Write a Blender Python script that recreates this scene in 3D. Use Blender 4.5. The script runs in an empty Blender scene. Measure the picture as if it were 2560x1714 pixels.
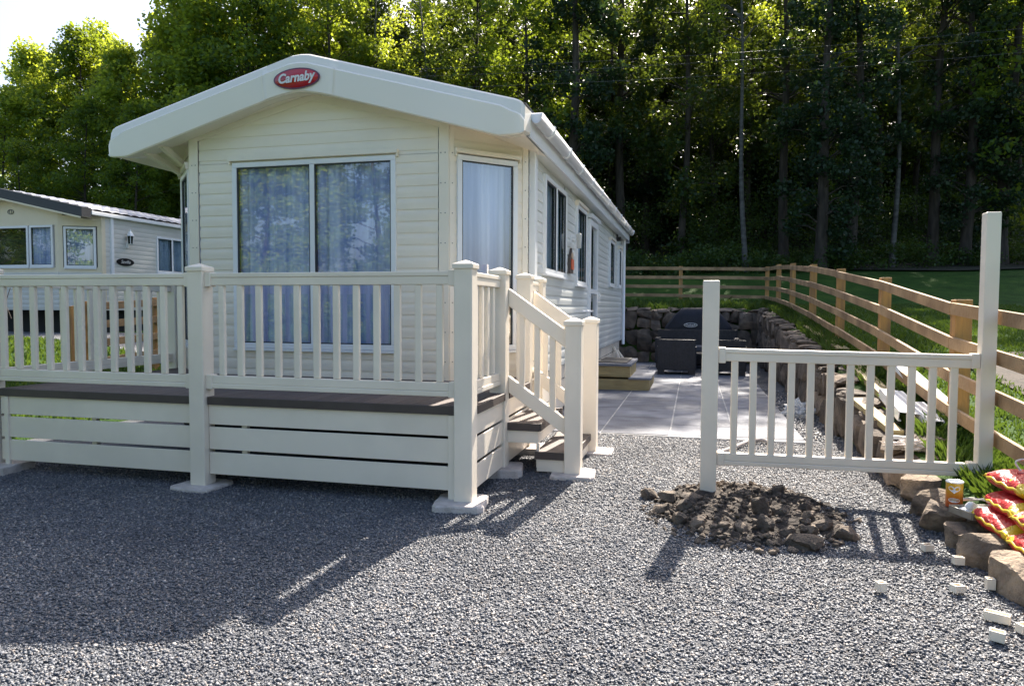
import bpy, bmesh, math, random
import numpy as np
from math import radians as RAD, pi, sin, cos, tan, atan2, hypot, sqrt
from mathutils import Vector, Matrix, noise, Euler

random.seed(7)
rng = np.random.default_rng(7)
sc = bpy.context.scene
COL = sc.collection

# ------------------------------------------------------------------ materials
def new_mat(name):
    m = bpy.data.materials.new(name); m.use_nodes = True
    nt = m.node_tree
    for n in list(nt.nodes): nt.nodes.remove(n)
    out = nt.nodes.new('ShaderNodeOutputMaterial')
    return m, nt, out

def N(nt, t, **kw):
    n = nt.nodes.new(t)
    for k, v in kw.items():
        if k in n.inputs: n.inputs[k].default_value = v
        else: setattr(n, k, v)
    return n

def ramp(nt, stops, interp='LINEAR'):
    r = nt.nodes.new('ShaderNodeValToRGB'); r.color_ramp.interpolation = interp
    els = r.color_ramp.elements
    while len(els) < len(stops): els.new(0.5)
    for e, (p, c) in zip(els, stops):
        e.position = p; e.color = (*c, 1) if len(c) == 3 else c
    return r

def pmat(name, col, rough=0.5, col2=None, scale=4.0, bump=0.0, bscale=60.0, spec=0.5, metal=0.0, stretch=None, island=0.0, coat=0.0, detail=4, dirt=0.0):
    """Principled material with noise variation between col and col2, optional bump and per-piece variation."""
    m, nt, out = new_mat(name); L = nt.links
    b = N(nt, 'ShaderNodeBsdfPrincipled'); L.new(b.outputs[0], out.inputs[0])
    b.inputs['Roughness'].default_value = rough; b.inputs['Metallic'].default_value = metal
    b.inputs['Specular IOR Level'].default_value = spec
    b.inputs['Coat Weight'].default_value = coat
    tc = N(nt, 'ShaderNodeTexCoord')
    mp = N(nt, 'ShaderNodeMapping')
    if stretch: mp.inputs['Scale'].default_value = stretch
    L.new(tc.outputs['Object'], mp.inputs[0])
    nz = N(nt, 'ShaderNodeTexNoise'); nz.inputs['Scale'].default_value = scale; nz.inputs['Detail'].default_value = detail
    L.new(mp.outputs[0], nz.inputs['Vector'])
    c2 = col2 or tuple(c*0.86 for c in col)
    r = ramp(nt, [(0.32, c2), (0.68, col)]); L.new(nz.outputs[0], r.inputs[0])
    cur = r.outputs[0]
    if island:
        g = N(nt, 'ShaderNodeNewGeometry')
        rr = N(nt, 'ShaderNodeMapRange'); rr.inputs['To Min'].default_value = 1-island; rr.inputs['To Max'].default_value = 1+island
        L.new(g.outputs['Random Per Island'], rr.inputs[0])
        mx = N(nt, 'ShaderNodeVectorMath', operation='SCALE')
        L.new(cur, mx.inputs[0]); L.new(rr.outputs[0], mx.inputs['Scale']); cur = mx.outputs[0]
    if dirt:
        n3 = N(nt, 'ShaderNodeTexNoise'); n3.inputs['Scale'].default_value = 1.3; n3.inputs['Detail'].default_value = 8
        L.new(tc.outputs['Object'], n3.inputs['Vector'])
        r3 = ramp(nt, [(0.42, (1-dirt,)*3), (0.6, (1, 1, 1))]); L.new(n3.outputs[0], r3.inputs[0])
        mm = N(nt, 'ShaderNodeMix', data_type='RGBA', blend_type='MULTIPLY'); mm.inputs[0].default_value = 1
        L.new(cur, mm.inputs[6]); L.new(r3.outputs[0], mm.inputs[7]); cur = mm.outputs[2]
    L.new(cur, b.inputs['Base Color'])
    if bump:
        n2 = N(nt, 'ShaderNodeTexNoise'); n2.inputs['Scale'].default_value = bscale; n2.inputs['Detail'].default_value = 6
        L.new(mp.outputs[0], n2.inputs['Vector'])
        bp = N(nt, 'ShaderNodeBump'); bp.inputs['Strength'].default_value = bump; bp.inputs['Distance'].default_value = 0.02
        L.new(n2.outputs[0], bp.inputs['Height']); L.new(bp.outputs[0], b.inputs['Normal'])
    return m

def leaf_mat(name, cols, tcol, trans=0.5, spec=0.35, clump=1.2):
    m, nt, out = new_mat(name); L = nt.links
    g = N(nt, 'ShaderNodeNewGeometry')
    tc = N(nt, 'ShaderNodeTexCoord')
    nz = N(nt, 'ShaderNodeTexNoise'); nz.inputs['Scale'].default_value = clump; L.new(tc.outputs['Object'], nz.inputs['Vector'])
    ad = N(nt, 'ShaderNodeMath', operation='ADD'); L.new(g.outputs['Random Per Island'], ad.inputs[0]); L.new(nz.outputs[0], ad.inputs[1])
    ml = N(nt, 'ShaderNodeMath', operation='MULTIPLY'); ml.inputs[1].default_value = 0.5; L.new(ad.outputs[0], ml.inputs[0])
    k = len(cols)
    r = ramp(nt, [(0.2+0.6*i/(k-1), c) for i, c in enumerate(cols)]); L.new(ml.outputs[0], r.inputs[0])
    b = N(nt, 'ShaderNodeBsdfPrincipled'); b.inputs['Roughness'].default_value = 0.5; b.inputs['Specular IOR Level'].default_value = 0.25; b.inputs['Specular IOR Level'].default_value = spec
    L.new(r.outputs[0], b.inputs['Base Color'])
    t = N(nt, 'ShaderNodeBsdfTranslucent')
    hs = N(nt, 'ShaderNodeMix', data_type='RGBA', blend_type='MIX'); hs.inputs[0].default_value = 0.75
    L.new(r.outputs[0], hs.inputs[6]); hs.inputs[7].default_value = (*tcol, 1)
    L.new(hs.outputs[2], t.inputs['Color'])
    mx = N(nt, 'ShaderNodeMixShader'); mx.inputs[0].default_value = trans
    L.new(b.outputs[0], mx.inputs[1]); L.new(t.outputs[0], mx.inputs[2]); L.new(mx.outputs[0], out.inputs[0])
    return m

def glass_mat(name, refl=0.3, tint=(0.97, 0.99, 1.0), gcol=(0.95, 0.98, 1)):
    m, nt, out = new_mat(name); L = nt.links
    gl = N(nt, 'ShaderNodeBsdfGlossy'); gl.inputs['Roughness'].default_value = 0.0; gl.inputs['Color'].default_value = (*gcol, 1)
    tc = N(nt, 'ShaderNodeTexCoord'); nz = N(nt, 'ShaderNodeTexNoise'); nz.inputs['Scale'].default_value = 1.6
    L.new(tc.outputs['Object'], nz.inputs['Vector'])
    bp = N(nt, 'ShaderNodeBump'); bp.inputs['Strength'].default_value = 0.05; bp.inputs['Distance'].default_value = 0.02
    L.new(nz.outputs[0], bp.inputs['Height']); L.new(bp.outputs[0], gl.inputs['Normal'])
    tr = N(nt, 'ShaderNodeBsdfTransparent'); tr.inputs['Color'].default_value = (*tint, 1)
    fr = N(nt, 'ShaderNodeLayerWeight'); fr.inputs['Blend'].default_value = 0.35
    mr = N(nt, 'ShaderNodeMapRange'); mr.inputs['To Min'].default_value = refl; mr.inputs['To Max'].default_value = 0.55
    L.new(fr.outputs['Fresnel'], mr.inputs[0])
    mx = N(nt, 'ShaderNodeMixShader'); L.new(mr.outputs[0], mx.inputs[0])
    L.new(tr.outputs[0], mx.inputs[1]); L.new(gl.outputs[0], mx.inputs[2]); L.new(mx.outputs[0], out.inputs[0])
    return m

def gravel_mat(name, cols, scale=55.0, bstr=1.0):
    m, nt, out = new_mat(name); L = nt.links
    b = N(nt, 'ShaderNodeBsdfPrincipled'); b.inputs['Roughness'].default_value = 0.75
    L.new(b.outputs[0], out.inputs[0])
    tc = N(nt, 'ShaderNodeTexCoord')
    vo = N(nt, 'ShaderNodeTexVoronoi'); vo.inputs['Scale'].default_value = scale; L.new(tc.outputs['Object'], vo.inputs['Vector'])
    sp = N(nt, 'ShaderNodeSeparateColor'); L.new(vo.outputs['Color'], sp.inputs[0])
    k = len(cols)
    r = ramp(nt, [(i/(k-1), c) for i, c in enumerate(cols)]); L.new(sp.outputs[0], r.inputs[0])
    big = N(nt, 'ShaderNodeTexNoise'); big.inputs['Scale'].default_value = 0.8; big.inputs['Detail'].default_value = 6; L.new(tc.outputs['Object'], big.inputs['Vector'])
    r2 = ramp(nt, [(0.35, (0.72, 0.72, 0.72)), (0.65, (1.1, 1.1, 1.1))]); L.new(big.outputs[0], r2.inputs[0])
    mm = N(nt, 'ShaderNodeMix', data_type='RGBA', blend_type='MULTIPLY'); mm.inputs[0].default_value = 1
    L.new(r.outputs[0], mm.inputs[6]); L.new(r2.outputs[0], mm.inputs[7]); L.new(mm.outputs[2], b.inputs['Base Color'])
    bp = N(nt, 'ShaderNodeBump'); bp.inputs['Strength'].default_value = bstr; bp.inputs['Distance'].default_value = 0.012; bp.invert = True
    L.new(vo.outputs['Distance'], bp.inputs['Height']); L.new(bp.outputs[0], b.inputs['Normal'])
    return m

M = {}
M['pvc'] = pmat('cream_pvc', (0.90, 0.815, 0.69), 0.38, (0.87, 0.785, 0.66), scale=2.0, bump=0.02, bscale=25, dirt=0.09)
M['siding'] = pmat('cream_siding', (0.90, 0.83, 0.71), 0.36, (0.87, 0.80, 0.68), scale=1.2, bump=0.04, bscale=9, dirt=0.08)
M['fascia'] = pmat('gable_gloss', (0.89, 0.835, 0.75), 0.22, (0.87, 0.815, 0.73), scale=1.0, bump=0.01, bscale=6)
M['white'] = pmat('white_upvc', (0.84, 0.86, 0.88), 0.28, (0.81, 0.83, 0.86), scale=2, dirt=0.03)
M['board'] = pmat('brown_decking', (0.115, 0.088, 0.078), 0.65, (0.085, 0.064, 0.058), scale=3, bump=0.25, bscale=20, stretch=(12, 1, 12), island=0.16, dirt=0.12)
M['edge'] = pmat('brown_edge', (0.085, 0.066, 0.058), 0.6, (0.065, 0.05, 0.045), scale=6, bump=0.1)
M['concrete'] = pmat('pale_concrete', (0.66, 0.60, 0.57), 0.9, (0.50, 0.45, 0.42), scale=14, bump=0.6, bscale=90, dirt=0.15)
M['dark'] = pmat('dark_underside', (0.02, 0.02, 0.022), 0.8)
M['seal'] = pmat('black_seal', (0.03, 0.035, 0.04), 0.5)
M['unlit_inside'] = pmat('unlit_room_dark', (0.03, 0.045, 0.035), 0.9, (0.008, 0.012, 0.01), scale=2.5)  # near-black colour stands in for the shade of an unlit room
M['curtain'] = pmat('fold_shade_curtain', (0.66, 0.74, 0.97), 0.9, (0.17, 0.26, 0.58), scale=1.0, bump=0.25, bscale=20, stretch=(7, 7, 0.35), detail=5)  # white cloth; bluish light and dark fold shade painted in as streaks
M['curtain2'] = pmat('blue_curtain', (0.55, 0.68, 0.80), 0.9, (0.32, 0.44, 0.58), scale=2, bump=0.2, bscale=120)
M['glass'] = glass_mat('window_glass', 0.14)
M['glass2'] = glass_mat('side_glass', 0.30)
M['glass3'] = glass_mat('dark_glass', 0.07)
M['badge_red'] = pmat('badge_red', (0.55, 0.012, 0.025), 0.25, (0.42, 0.008, 0.02), scale=3, coat=0.5)
M['badge_rim'] = pmat('badge_rim', (0.13, 0.03, 0.09), 0.3)
M['badge_text'] = pmat('badge_silver', (0.85, 0.85, 0.86), 0.25)
M['wood'] = pmat('fence_timber', (0.52, 0.34, 0.18), 0.8, (0.30, 0.185, 0.095), scale=2.6, bump=0.5, bscale=22, stretch=(1, 1, 1), island=0.14, dirt=0.18)
M['wood_post'] = pmat('fence_post_timber', (0.58, 0.31, 0.09), 0.75, (0.33, 0.18, 0.08), scale=3, bump=0.35, bscale=22, stretch=(6, 6, 0.6), island=0.2)
M['sleeper'] = pmat('step_timber', (0.50, 0.40, 0.20), 0.75, (0.34, 0.26, 0.12), scale=3, bump=0.4, bscale=20, stretch=(1, 5, 5), island=0.12, dirt=0.2)
M['stone'] = pmat('wall_stone', (0.25, 0.19, 0.14), 0.9, (0.09, 0.072, 0.06), scale=5, bump=0.9, bscale=26, island=0.35, detail=8, dirt=0.25)
M['rock'] = pmat('boulder_stone', (0.38, 0.29, 0.205), 0.9, (0.13, 0.10, 0.08), scale=9, bump=1.0, bscale=34, detail=12, dirt=0.45)
M['rubble'] = pmat('rubble_stone', (0.165, 0.13, 0.10), 0.95, (0.055, 0.045, 0.038), scale=9, bump=0.9, bscale=45, island=0.3, detail=8)
M['soil'] = pmat('dug_soil', (0.065, 0.052, 0.042), 0.98, (0.028, 0.023, 0.02), scale=12, bump=1.0, bscale=40, detail=9)
M['patio'] = pmat('grey_paving', (0.235, 0.25, 0.29), 0.8, (0.145, 0.155, 0.19), scale=3.0, bump=0.35, bscale=35, island=0.14, detail=8, dirt=0.22)
M['joint'] = pmat('paving_joint', (0.55, 0.55, 0.55), 0.95, (0.3, 0.3, 0.3), scale=9)
M['rattan'] = pmat('dark_rattan', (0.026, 0.026, 0.034), 0.5, (0.014, 0.014, 0.018), scale=20, bump=0.2, bscale=80)
M['cushion'] = pmat('grey_cushion', (0.10, 0.10, 0.115), 0.9)
M['cover'] = pmat('black_cover', (0.009, 0.010, 0.022), 0.6, (0.005, 0.006, 0.012), scale=5, bump=0.3, bscale=9)
M['bark'] = pmat('dark_bark', (0.075, 0.06, 0.048), 0.95, (0.03, 0.025, 0.02), scale=3, bump=0.9, bscale=14, stretch=(4, 4, 0.7))
M['birch'] = pmat('pale_bark', (0.12, 0.118, 0.11), 0.8, (0.045, 0.042, 0.04), scale=3.5, bump=0.5, bscale=12, stretch=(1, 1, 2.5))
M['leafA'] = leaf_mat('leaf_deep', [(0.025, 0.06, 0.012), (0.045, 0.10, 0.018), (0.08, 0.15, 0.024)], (0.42, 0.52, 0.03), 0.45)
M['leafB'] = leaf_mat('leaf_bright', [(0.05, 0.11, 0.025), (0.09, 0.165, 0.035), (0.15, 0.225, 0.05)], (0.66, 0.74, 0.05), 0.55)
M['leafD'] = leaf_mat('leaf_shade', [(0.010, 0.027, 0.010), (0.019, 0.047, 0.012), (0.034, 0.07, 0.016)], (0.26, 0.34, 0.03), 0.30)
M['leafC'] = leaf_mat('leaf_ivy', [(0.009, 0.024, 0.012), (0.016, 0.040, 0.018), (0.028, 0.058, 0.024)], (0.10, 0.18, 0.03), 0.2, spec=0.4)
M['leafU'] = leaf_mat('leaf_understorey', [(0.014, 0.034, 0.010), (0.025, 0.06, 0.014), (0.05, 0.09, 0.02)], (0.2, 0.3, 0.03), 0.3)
M['grass_blade'] = leaf_mat('grass_blade', [(0.018, 0.05, 0.009), (0.03, 0.078, 0.012), (0.06, 0.11, 0.02)], (0.20, 0.30, 0.03), 0.3, clump=0.8)
M['cable'] = pmat('grey_cable', (0.10, 0.105, 0.12), 0.5)
M['tile'] = pmat('grey_roof_tile', (0.36, 0.38, 0.45), 0.42, (0.24, 0.255, 0.31), scale=3, bump=0.1, dirt=0.2)
M['charcoal'] = pmat('charcoal_trim', (0.035, 0.038, 0.045), 0.45)
M['nsiding'] = pmat('beige_siding', (0.68, 0.67, 0.62), 0.38, (0.63, 0.62, 0.57), scale=1.5, dirt=0.06)
M['ncream'] = pmat('neighbour_cream', (0.78, 0.70, 0.53), 0.42, (0.74, 0.66, 0.49), scale=1.5, dirt=0.05)
M['black'] = pmat('black_gloss', (0.012, 0.012, 0.016), 0.3)
M['redbag'] = None
M['cord'] = pmat('white_cord', (0.75, 0.75, 0.73), 0.4)
M['steel'] = pmat('dull_steel', (0.35, 0.34, 0.31), 0.45, (0.22, 0.21, 0.18), scale=12, metal=0.6)
M['plastic_red'] = pmat('red_grip', (0.55, 0.04, 0.03), 0.35)
M['orange'] = pmat('orange_red', (0.62, 0.12, 0.05), 0.5)
M['inner'] = pmat('offcut_inside', (0.62, 0.47, 0.34), 0.6)
M['wicker'] = pmat('brown_metal', (0.09, 0.07, 0.06), 0.6)
M['lampglass'] = pmat('frosted_glass', (0.55, 0.56, 0.55), 0.2)

# ------------------------------------------------------------------ mesh helpers
def props(o, label=None, cat=None, group=None, kind=None):
    if label: o['label'] = label
    if cat: o['category'] = cat
    if group: o['group'] = group
    if kind: o['kind'] = kind
    return o

def thing(name, loc, label, cat, group=None, rotz=0.0):
    o = bpy.data.objects.new(name, None); COL.objects.link(o)
    o.location = loc; o.rotation_euler = (0, 0, rotz); o.empty_display_size = 0.2
    return props(o, label, cat, group)

_root_loc = {}
def wloc(p):
    v = Vector((0, 0, 0))
    while p is not None: v += p.location; p = p.parent
    return v

def mesh_obj(name, verts, faces, mat, parent=None, bevel=0.0, smooth=False, local=False):
    me = bpy.data.meshes.new(name)
    if isinstance(verts, np.ndarray):
        nv, nf = len(verts), len(faces); k = faces.shape[1]
        me.vertices.add(nv); me.vertices.foreach_set('co', verts.astype(np.float32).ravel())
        me.loops.add(nf*k); me.loops.foreach_set('vertex_index', faces.astype(np.int32).ravel())
        me.polygons.add(nf)
        me.polygons.foreach_set('loop_start', np.arange(0, nf*k, k, dtype=np.int32))
        me.update(calc_edges=True)
    else:
        off = Vector((0, 0, 0)) if (local or parent is None) else wloc(parent)
        me.from_pydata([tuple(Vector(v)-off) for v in verts], [], faces); me.update()
    me.materials.append(mat)
    if smooth: me.polygons.foreach_set('use_smooth', [True]*len(me.polygons))
    o = bpy.data.objects.new(name, me); COL.objects.link(o)
    if parent: o.parent = parent
    if bevel:
        b = o.modifiers.new('bevel', 'BEVEL'); b.width = bevel; b.segments = 2; b.limit_method = 'ANGLE'; b.angle_limit = RAD(40)
    return o

class MB:
    def __init__(s): s.v = []; s.f = []
    def add(s, vs, fs):
        n = len(s.v); s.v += [tuple(v) for v in vs]; s.f += [[i+n for i in f] for f in fs]; return s
    def box(s, x0, x1, y0, y1, z0, z1):
        return s.add([(x0,y0,z0),(x1,y0,z0),(x1,y1,z0),(x0,y1,z0),(x0,y0,z1),(x1,y0,z1),(x1,y1,z1),(x0,y1,z1)],
                     [[0,3,2,1],[4,5,6,7],[0,1,5,4],[1,2,6,5],[2,3,7,6],[3,0,4,7]])
    def obox(s, T, a0, a1, z0, z1, o0, o1):
        """box in a wall frame: a along the wall, z up, o outward"""
        ps = [T(a0,z0,o0),T(a1,z0,o0),T(a1,z0,o1),T(a0,z0,o1),T(a0,z1,o0),T(a1,z1,o0),T(a1,z1,o1),T(a0,z1,o1)]
        return s.add(ps, [[0,1,2,3],[7,6,5,4],[4,5,1,0],[5,6,2,1],[6,7,3,2],[7,4,0,3]])
    def bar(s, p, q, w, h, up=(0,0,1)):
        p = Vector(p); q = Vector(q); d = (q-p).normalized(); u = Vector(up)
        r = d.cross(u).normalized(); u = r.cross(d).normalized()
        c = [(-w/2,-h/2),(w/2,-h/2),(w/2,h/2),(-w/2,h/2)]
        vs = [e + r*a + u*b for e in (p, q) for a, b in c]
        return s.add(vs, [[3,2,1,0],[4,5,6,7],[0,1,5,4],[1,2,6,5],[2,3,7,6],[3,0,4,7]])
    def vbar(s, p, q, w, hz):
        """sloping rail with vertical ends and vertical thickness hz; p,q top centre points"""
        p = Vector(p); q = Vector(q); d = (q-p); d.z = 0; d.normalize(); r = Vector((d.y, -d.x, 0))*w/2
        z = Vector((0,0,hz))
        vs = [p-r-z, p+r-z, p+r, p-r, q-r-z, q+r-z, q+r, q-r]
        return s.add(vs, [[3,2,1,0],[4,5,6,7],[0,1,5,4],[1,2,6,5],[2,3,7,6],[3,0,4,7]])
    def tube(s, pts, r, n=8, cap=True):
        pts = [Vector(p) for p in pts]; rs = r if isinstance(r, (list, tuple)) else [r]*len(pts)
        base = len(s.v)
        for i, p in enumerate(pts):
            d = (pts[min(i+1, len(pts)-1)] - pts[max(i-1, 0)]).normalized()
            a = d.cross(Vector((0,0,1)) if abs(d.z) < 0.9 else Vector((1,0,0))).normalized(); b = a.cross(d).normalized()
            for k in range(n):
                t = 2*pi*k/n; s.v.append(tuple(p + a*cos(t)*rs[i] + b*sin(t)*rs[i]))
        for i in range(len(pts)-1):
            for k in range(n):
                k2 = (k+1) % n
                s.f.append([base+i*n+k, base+i*n+k2, base+(i+1)*n+k2, base+(i+1)*n+k])
        if cap:
            s.f.append([base+k for k in range(n)]); s.f.append([base+(len(pts)-1)*n+n-1-k for k in range(n)])
        return s
    def lathe(s, c, prof, n=20):
        base = len(s.v); c = Vector(c)
        for r, z in prof:
            for k in range(n):
                t = 2*pi*k/n; s.v.append((c.x+r*cos(t), c.y+r*sin(t), c.z+z))
        for i in range(len(prof)-1):
            for k in range(n):
                k2 = (k+1) % n; s.f.append([base+i*n+k, base+i*n+k2, base+(i+1)*n+k2, base+(i+1)*n+k])
        return s
    def grid(s, fn, nu, nv):
        base = len(s.v)
        for i in range(nu+1):
            for j in range(nv+1): s.v.append(tuple(fn(i/nu, j/nv)))
        for i in range(nu):
            for j in range(nv):
                a = base+i*(nv+1)+j; s.f.append([a, a+nv+1, a+nv+2, a+1])
        return s
    def stone(s, c, size, rot=(0,0,0), seed=0, rough=0.18, sub=3, facets=9, ball=0.45):
        """rough block: a box shell subdivided and pushed about by noise"""
        c = Vector(c); R = Euler(rot).to_matrix(); idx = {}; base = len(s.v); vs = []
        rf = random.Random(int(seed*1013)+17); PL = []
        for _ in range(facets):
            nn_ = Vector((rf.gauss(0,1), rf.gauss(0,1), rf.gauss(0,1))).normalized(); PL.append((nn_, rf.uniform(0.72, 1.0)))
        def vid(i, j, k):
            if (i,j,k) in idx: return idx[(i,j,k)]
            p = Vector((i/sub*2-1, j/sub*2-1, k/sub*2-1))
            q = p.copy(); L_ = max(abs(p.x), abs(p.y), abs(p.z)); sph = p.normalized()*1.15
            q = p.lerp(sph, ball)
            nn = noise.noise_vector(q*1.3 + Vector((seed*3.17, seed*1.7, seed*0.9)))*rough*2.2 + noise.noise_vector(q*3.1 + Vector((seed*1.1, 9, seed)))*rough
            q = q + nn
            for pn, pd in PL:
                e_ = q.dot(pn)-pd
                if e_ > 0: q = q - pn*e_
            q = Vector((q.x*size[0]/2, q.y*size[1]/2, q.z*size[2]/2))
            vs.append(tuple(c + R @ q)); idx[(i,j,k)] = base+len(vs)-1
            return idx[(i,j,k)]
        fs = []
        for a in range(sub):
            for b in range(sub):
                for k, flip in ((0, True), (sub, False)):
                    for ax in range(3):
                        def P(u, w):
                            t = [0,0,0]; t[ax] = k; t[(ax+1)%3] = u; t[(ax+2)%3] = w; return vid(*t)
                        q = [P(a,b), P(a+1,b), P(a+1,b+1), P(a,b+1)]
                        fs.append(q[::-1] if flip else q)
        s.v += vs; s.f += fs
        return s
    def build(s, name, mat, parent=None, bevel=0.0, smooth=False, local=False):
        return mesh_obj(name, s.v, s.f, mat, parent, bevel, smooth, local)

def text_mesh(name, body, size, T, mat, parent, extrude=0.002, shear=0.0, bold=0.0, sx=1.0):
    """lettering in a wall frame: T(a, z, outward)"""
    cu = bpy.data.curves.new('lettering', 'FONT'); cu.body = body; cu.size = size; cu.align_x = 'CENTER'; cu.align_y = 'CENTER'
    cu.extrude = extrude; cu.shear = shear; cu.offset = bold
    o = bpy.data.objects.new('lettering', cu); COL.objects.link(o)
    dg = bpy.context.evaluated_depsgraph_get(); dg.update()
    me = bpy.data.meshes.new_from_object(o.evaluated_get(dg))
    vs = [T(v.co.x*sx, v.co.y, v.co.z) for v in me.vertices]; fs = [list(p.vertices) for p in me.polygons]
    bpy.data.objects.remove(o); bpy.data.curves.remove(cu); bpy.data.meshes.remove(me)
    return mesh_obj(name, vs, fs, mat, parent)

def copy_tree(o, parent=None):
    c = o.copy(); COL.objects.link(c)
    if parent is not None: c.parent = parent
    for ch in list(o.children): copy_tree(ch, c)
    return c

def frame_of(P0, P1):
    P0 = Vector((P0[0], P0[1], 0)); P1 = Vector((P1[0], P1[1], 0)); u = (P1-P0).normalized(); n = Vector((u.y, -u.x, 0))
    return (lambda a, z, o=0.0: P0 + u*a + n*o + Vector((0,0,z))), (P1-P0).length

# ------------------------------------------------------------------ camera
F_PX = 1791.41
yaw, pitch, roll = RAD(14.2296), RAD(2.7967), RAD(0.2425)
fwd = Vector((-sin(yaw)*cos(pitch), cos(yaw)*cos(pitch), -sin(pitch)))
r0 = Vector((cos(yaw), sin(yaw), 0)); u0 = r0.cross(fwd)
cr = r0*cos(roll) + u0*sin(roll); cu_ = -r0*sin(roll) + u0*cos(roll)
cam = bpy.data.cameras.new('camera'); camo = bpy.data.objects.new('camera', cam); COL.objects.link(camo)
mw = Matrix.Identity(4)
for i in range(3):
    mw[i][0] = cr[i]; mw[i][1] = cu_[i]; mw[i][2] = -fwd[i]
mw[0][3] = 0; mw[1][3] = 0; mw[2][3] = 1.5
camo.matrix_world = mw
cam.sensor_fit = 'HORIZONTAL'; cam.sensor_width = 36; cam.lens = F_PX*36/2560
cam.clip_start = 0.05; cam.clip_end = 1500
sc.camera = camo

# ------------------------------------------------------------------ light
SUN_EL, SUN_AZ = 40.4, 8.8          # azimuth from +Y towards +X
w = bpy.data.worlds.new('World'); sc.world = w; w.use_nodes = True
wn = w.node_tree; bg = wn.nodes['Background']
sky = wn.nodes.new('ShaderNodeTexSky'); sky.sky_type = 'NISHITA'; sky.sun_disc = False
sky.sun_elevation = RAD(SUN_EL); sky.sun_rotation = RAD(SUN_AZ)
sky.air_density = 1.0; sky.dust_density = 4.5; sky.ozone_density = 1.2; sky.altitude = 100
hsv = wn.nodes.new('ShaderNodeHueSaturation'); hsv.inputs['Saturation'].default_value = 1.0
wn.links.new(sky.outputs[0], hsv.inputs['Color']); wn.links.new(hsv.outputs[0], bg.inputs['Color']); bg.inputs['Strength'].default_value = 0.31
sl = bpy.data.lights.new('sun', 'SUN'); sl.energy = 15.0; sl.angle = RAD(0.5); sl.color = (1.0, 0.91, 0.79)
so = bpy.data.objects.new('sun', sl); COL.objects.link(so); so.location = (5, 40, 45)
sd = Vector((sin(RAD(SUN_AZ))*cos(RAD(SUN_EL)), cos(RAD(SUN_AZ))*cos(RAD(SUN_EL)), sin(RAD(SUN_EL))))
so.rotation_euler = sd.to_track_quat('Z', 'Y').to_euler()
sc.view_settings.view_transform = 'Standard'; sc.view_settings.look = 'None'; sc.view_settings.exposure = 0
sc.cycles.max_bounces = 6; sc.cycles.diffuse_bounces = 4; sc.cycles.glossy_bounces = 3; sc.cycles.transparent_max_bounces = 8
sc.cycles.use_denoising = True

# ------------------------------------------------------------------ terrain
RP = [(-400, 0.0), (-6, 0.05), (3, 0.12), (5, 0.15), (6, 0.22), (7.1, 0.34), (9.8, 0.66), (12.6, 0.92), (15.4, 1.15), (18.5, 1.36), (21.5, 1.51), (24.8, 1.66),
      (27, 2.1), (30, 2.78), (40, 4.0), (60, 8.0), (120, 16), (600, 20)]
def Rz(y):
    for (a, za), (b, zb) in zip(RP, RP[1:]):
        if y <= b:
            t = (y-a)/(b-a); return za + (zb-za)*t
    return RP[-1][1]
def sstep(a, b, x):
    t = min(1, max(0, (x-a)/(b-a))); return t*t*(3-2*t)
def hz(x, y):
    """height of the land round the yard"""
    if x > -6.8: return Rz(y)
    zl = 0.84*sstep(-6.8, -12.5, x)*sstep(-8, 4, y)
    return zl + (max(Rz(y), zl)-zl)*sstep(17, 28, y)
def in_yard(x, y): return (-7.2 < x < 1.80) and y < 20.7 and y > -60

def axis(vals):
    out = []
    for a, b, st in vals:
        n = max(1, int(round((b-a)/st))); out += [a+(b-a)*i/n for i in range(n)]
    return out + [vals[-1][1]]
xs = axis([(-700,-60,80), (-60,-14,2), (-14,-7.25,0.6), (-7.25,-7.15,0.1), (-7.15,1.72,0.9), (1.72,1.84,0.12), (1.84,8,0.4), (8,60,3), (60,700,80)])
ys = axis([(-700,-60,80), (-60,-59.9,0.1), (-59.9,-4,6), (-4,20.5,0.5), (20.5,20.7,0.2), (20.7,32,0.5), (32,80,3), (80,800,80)])
V = []; Fc = []
for y in ys:
    for x in xs:
        z = -0.25 if in_yard(x, y) else hz(x, y)
        z += 0 if in_yard(x, y) else 0.03*noise.noise(Vector((x*0.6, y*0.6, 0)))
        V.append((x, y, z))
nx = len(xs)
for j in range(len(ys)-1):
    for i in range(nx-1):
        a = j*nx+i; Fc.append([a, a+1, a+nx+1, a+nx])
m, nt, out = new_mat('meadow_ground'); L = nt.links
b = N(nt, 'ShaderNodeBsdfPrincipled'); b.inputs['Roughness'].default_value = 0.9; L.new(b.outputs[0], out.inputs[0]); b.inputs['Specular IOR Level'].default_value = 0.15
tc = N(nt, 'ShaderNodeTexCoord'); n1 = N(nt, 'ShaderNodeTexNoise'); n1.inputs['Scale'].default_value = 1.1; n1.inputs['Detail'].default_value = 10; n1.inputs['Roughness'].default_value = 0.7
L.new(tc.outputs['Object'], n1.inputs['Vector'])
rr = ramp(nt, [(0.3, (0.02, 0.045, 0.008)), (0.5, (0.035, 0.085, 0.013)), (0.72, (0.075, 0.13, 0.022))]); L.new(n1.outputs[0], rr.inputs[0]); L.new(rr.outputs[0], b.inputs['Base Color'])
n2 = N(nt, 'ShaderNodeTexNoise'); n2.inputs['Scale'].default_value = 45; n2.inputs['Detail'].default_value = 5; L.new(tc.outputs['Object'], n2.inputs['Vector'])
bp = N(nt, 'ShaderNodeBump'); bp.inputs['Strength'].default_value = 0.9; bp.inputs['Distance'].default_value = 0.04; L.new(n2.outputs[0], bp.inputs['Height']); L.new(bp.outputs[0], b.inputs['Normal'])
M['meadow'] = m
g = mesh_obj('ground', V, Fc, M['meadow'], smooth=True); props(g, kind='structure', label='grassy ground sloping up to the wood')

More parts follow.
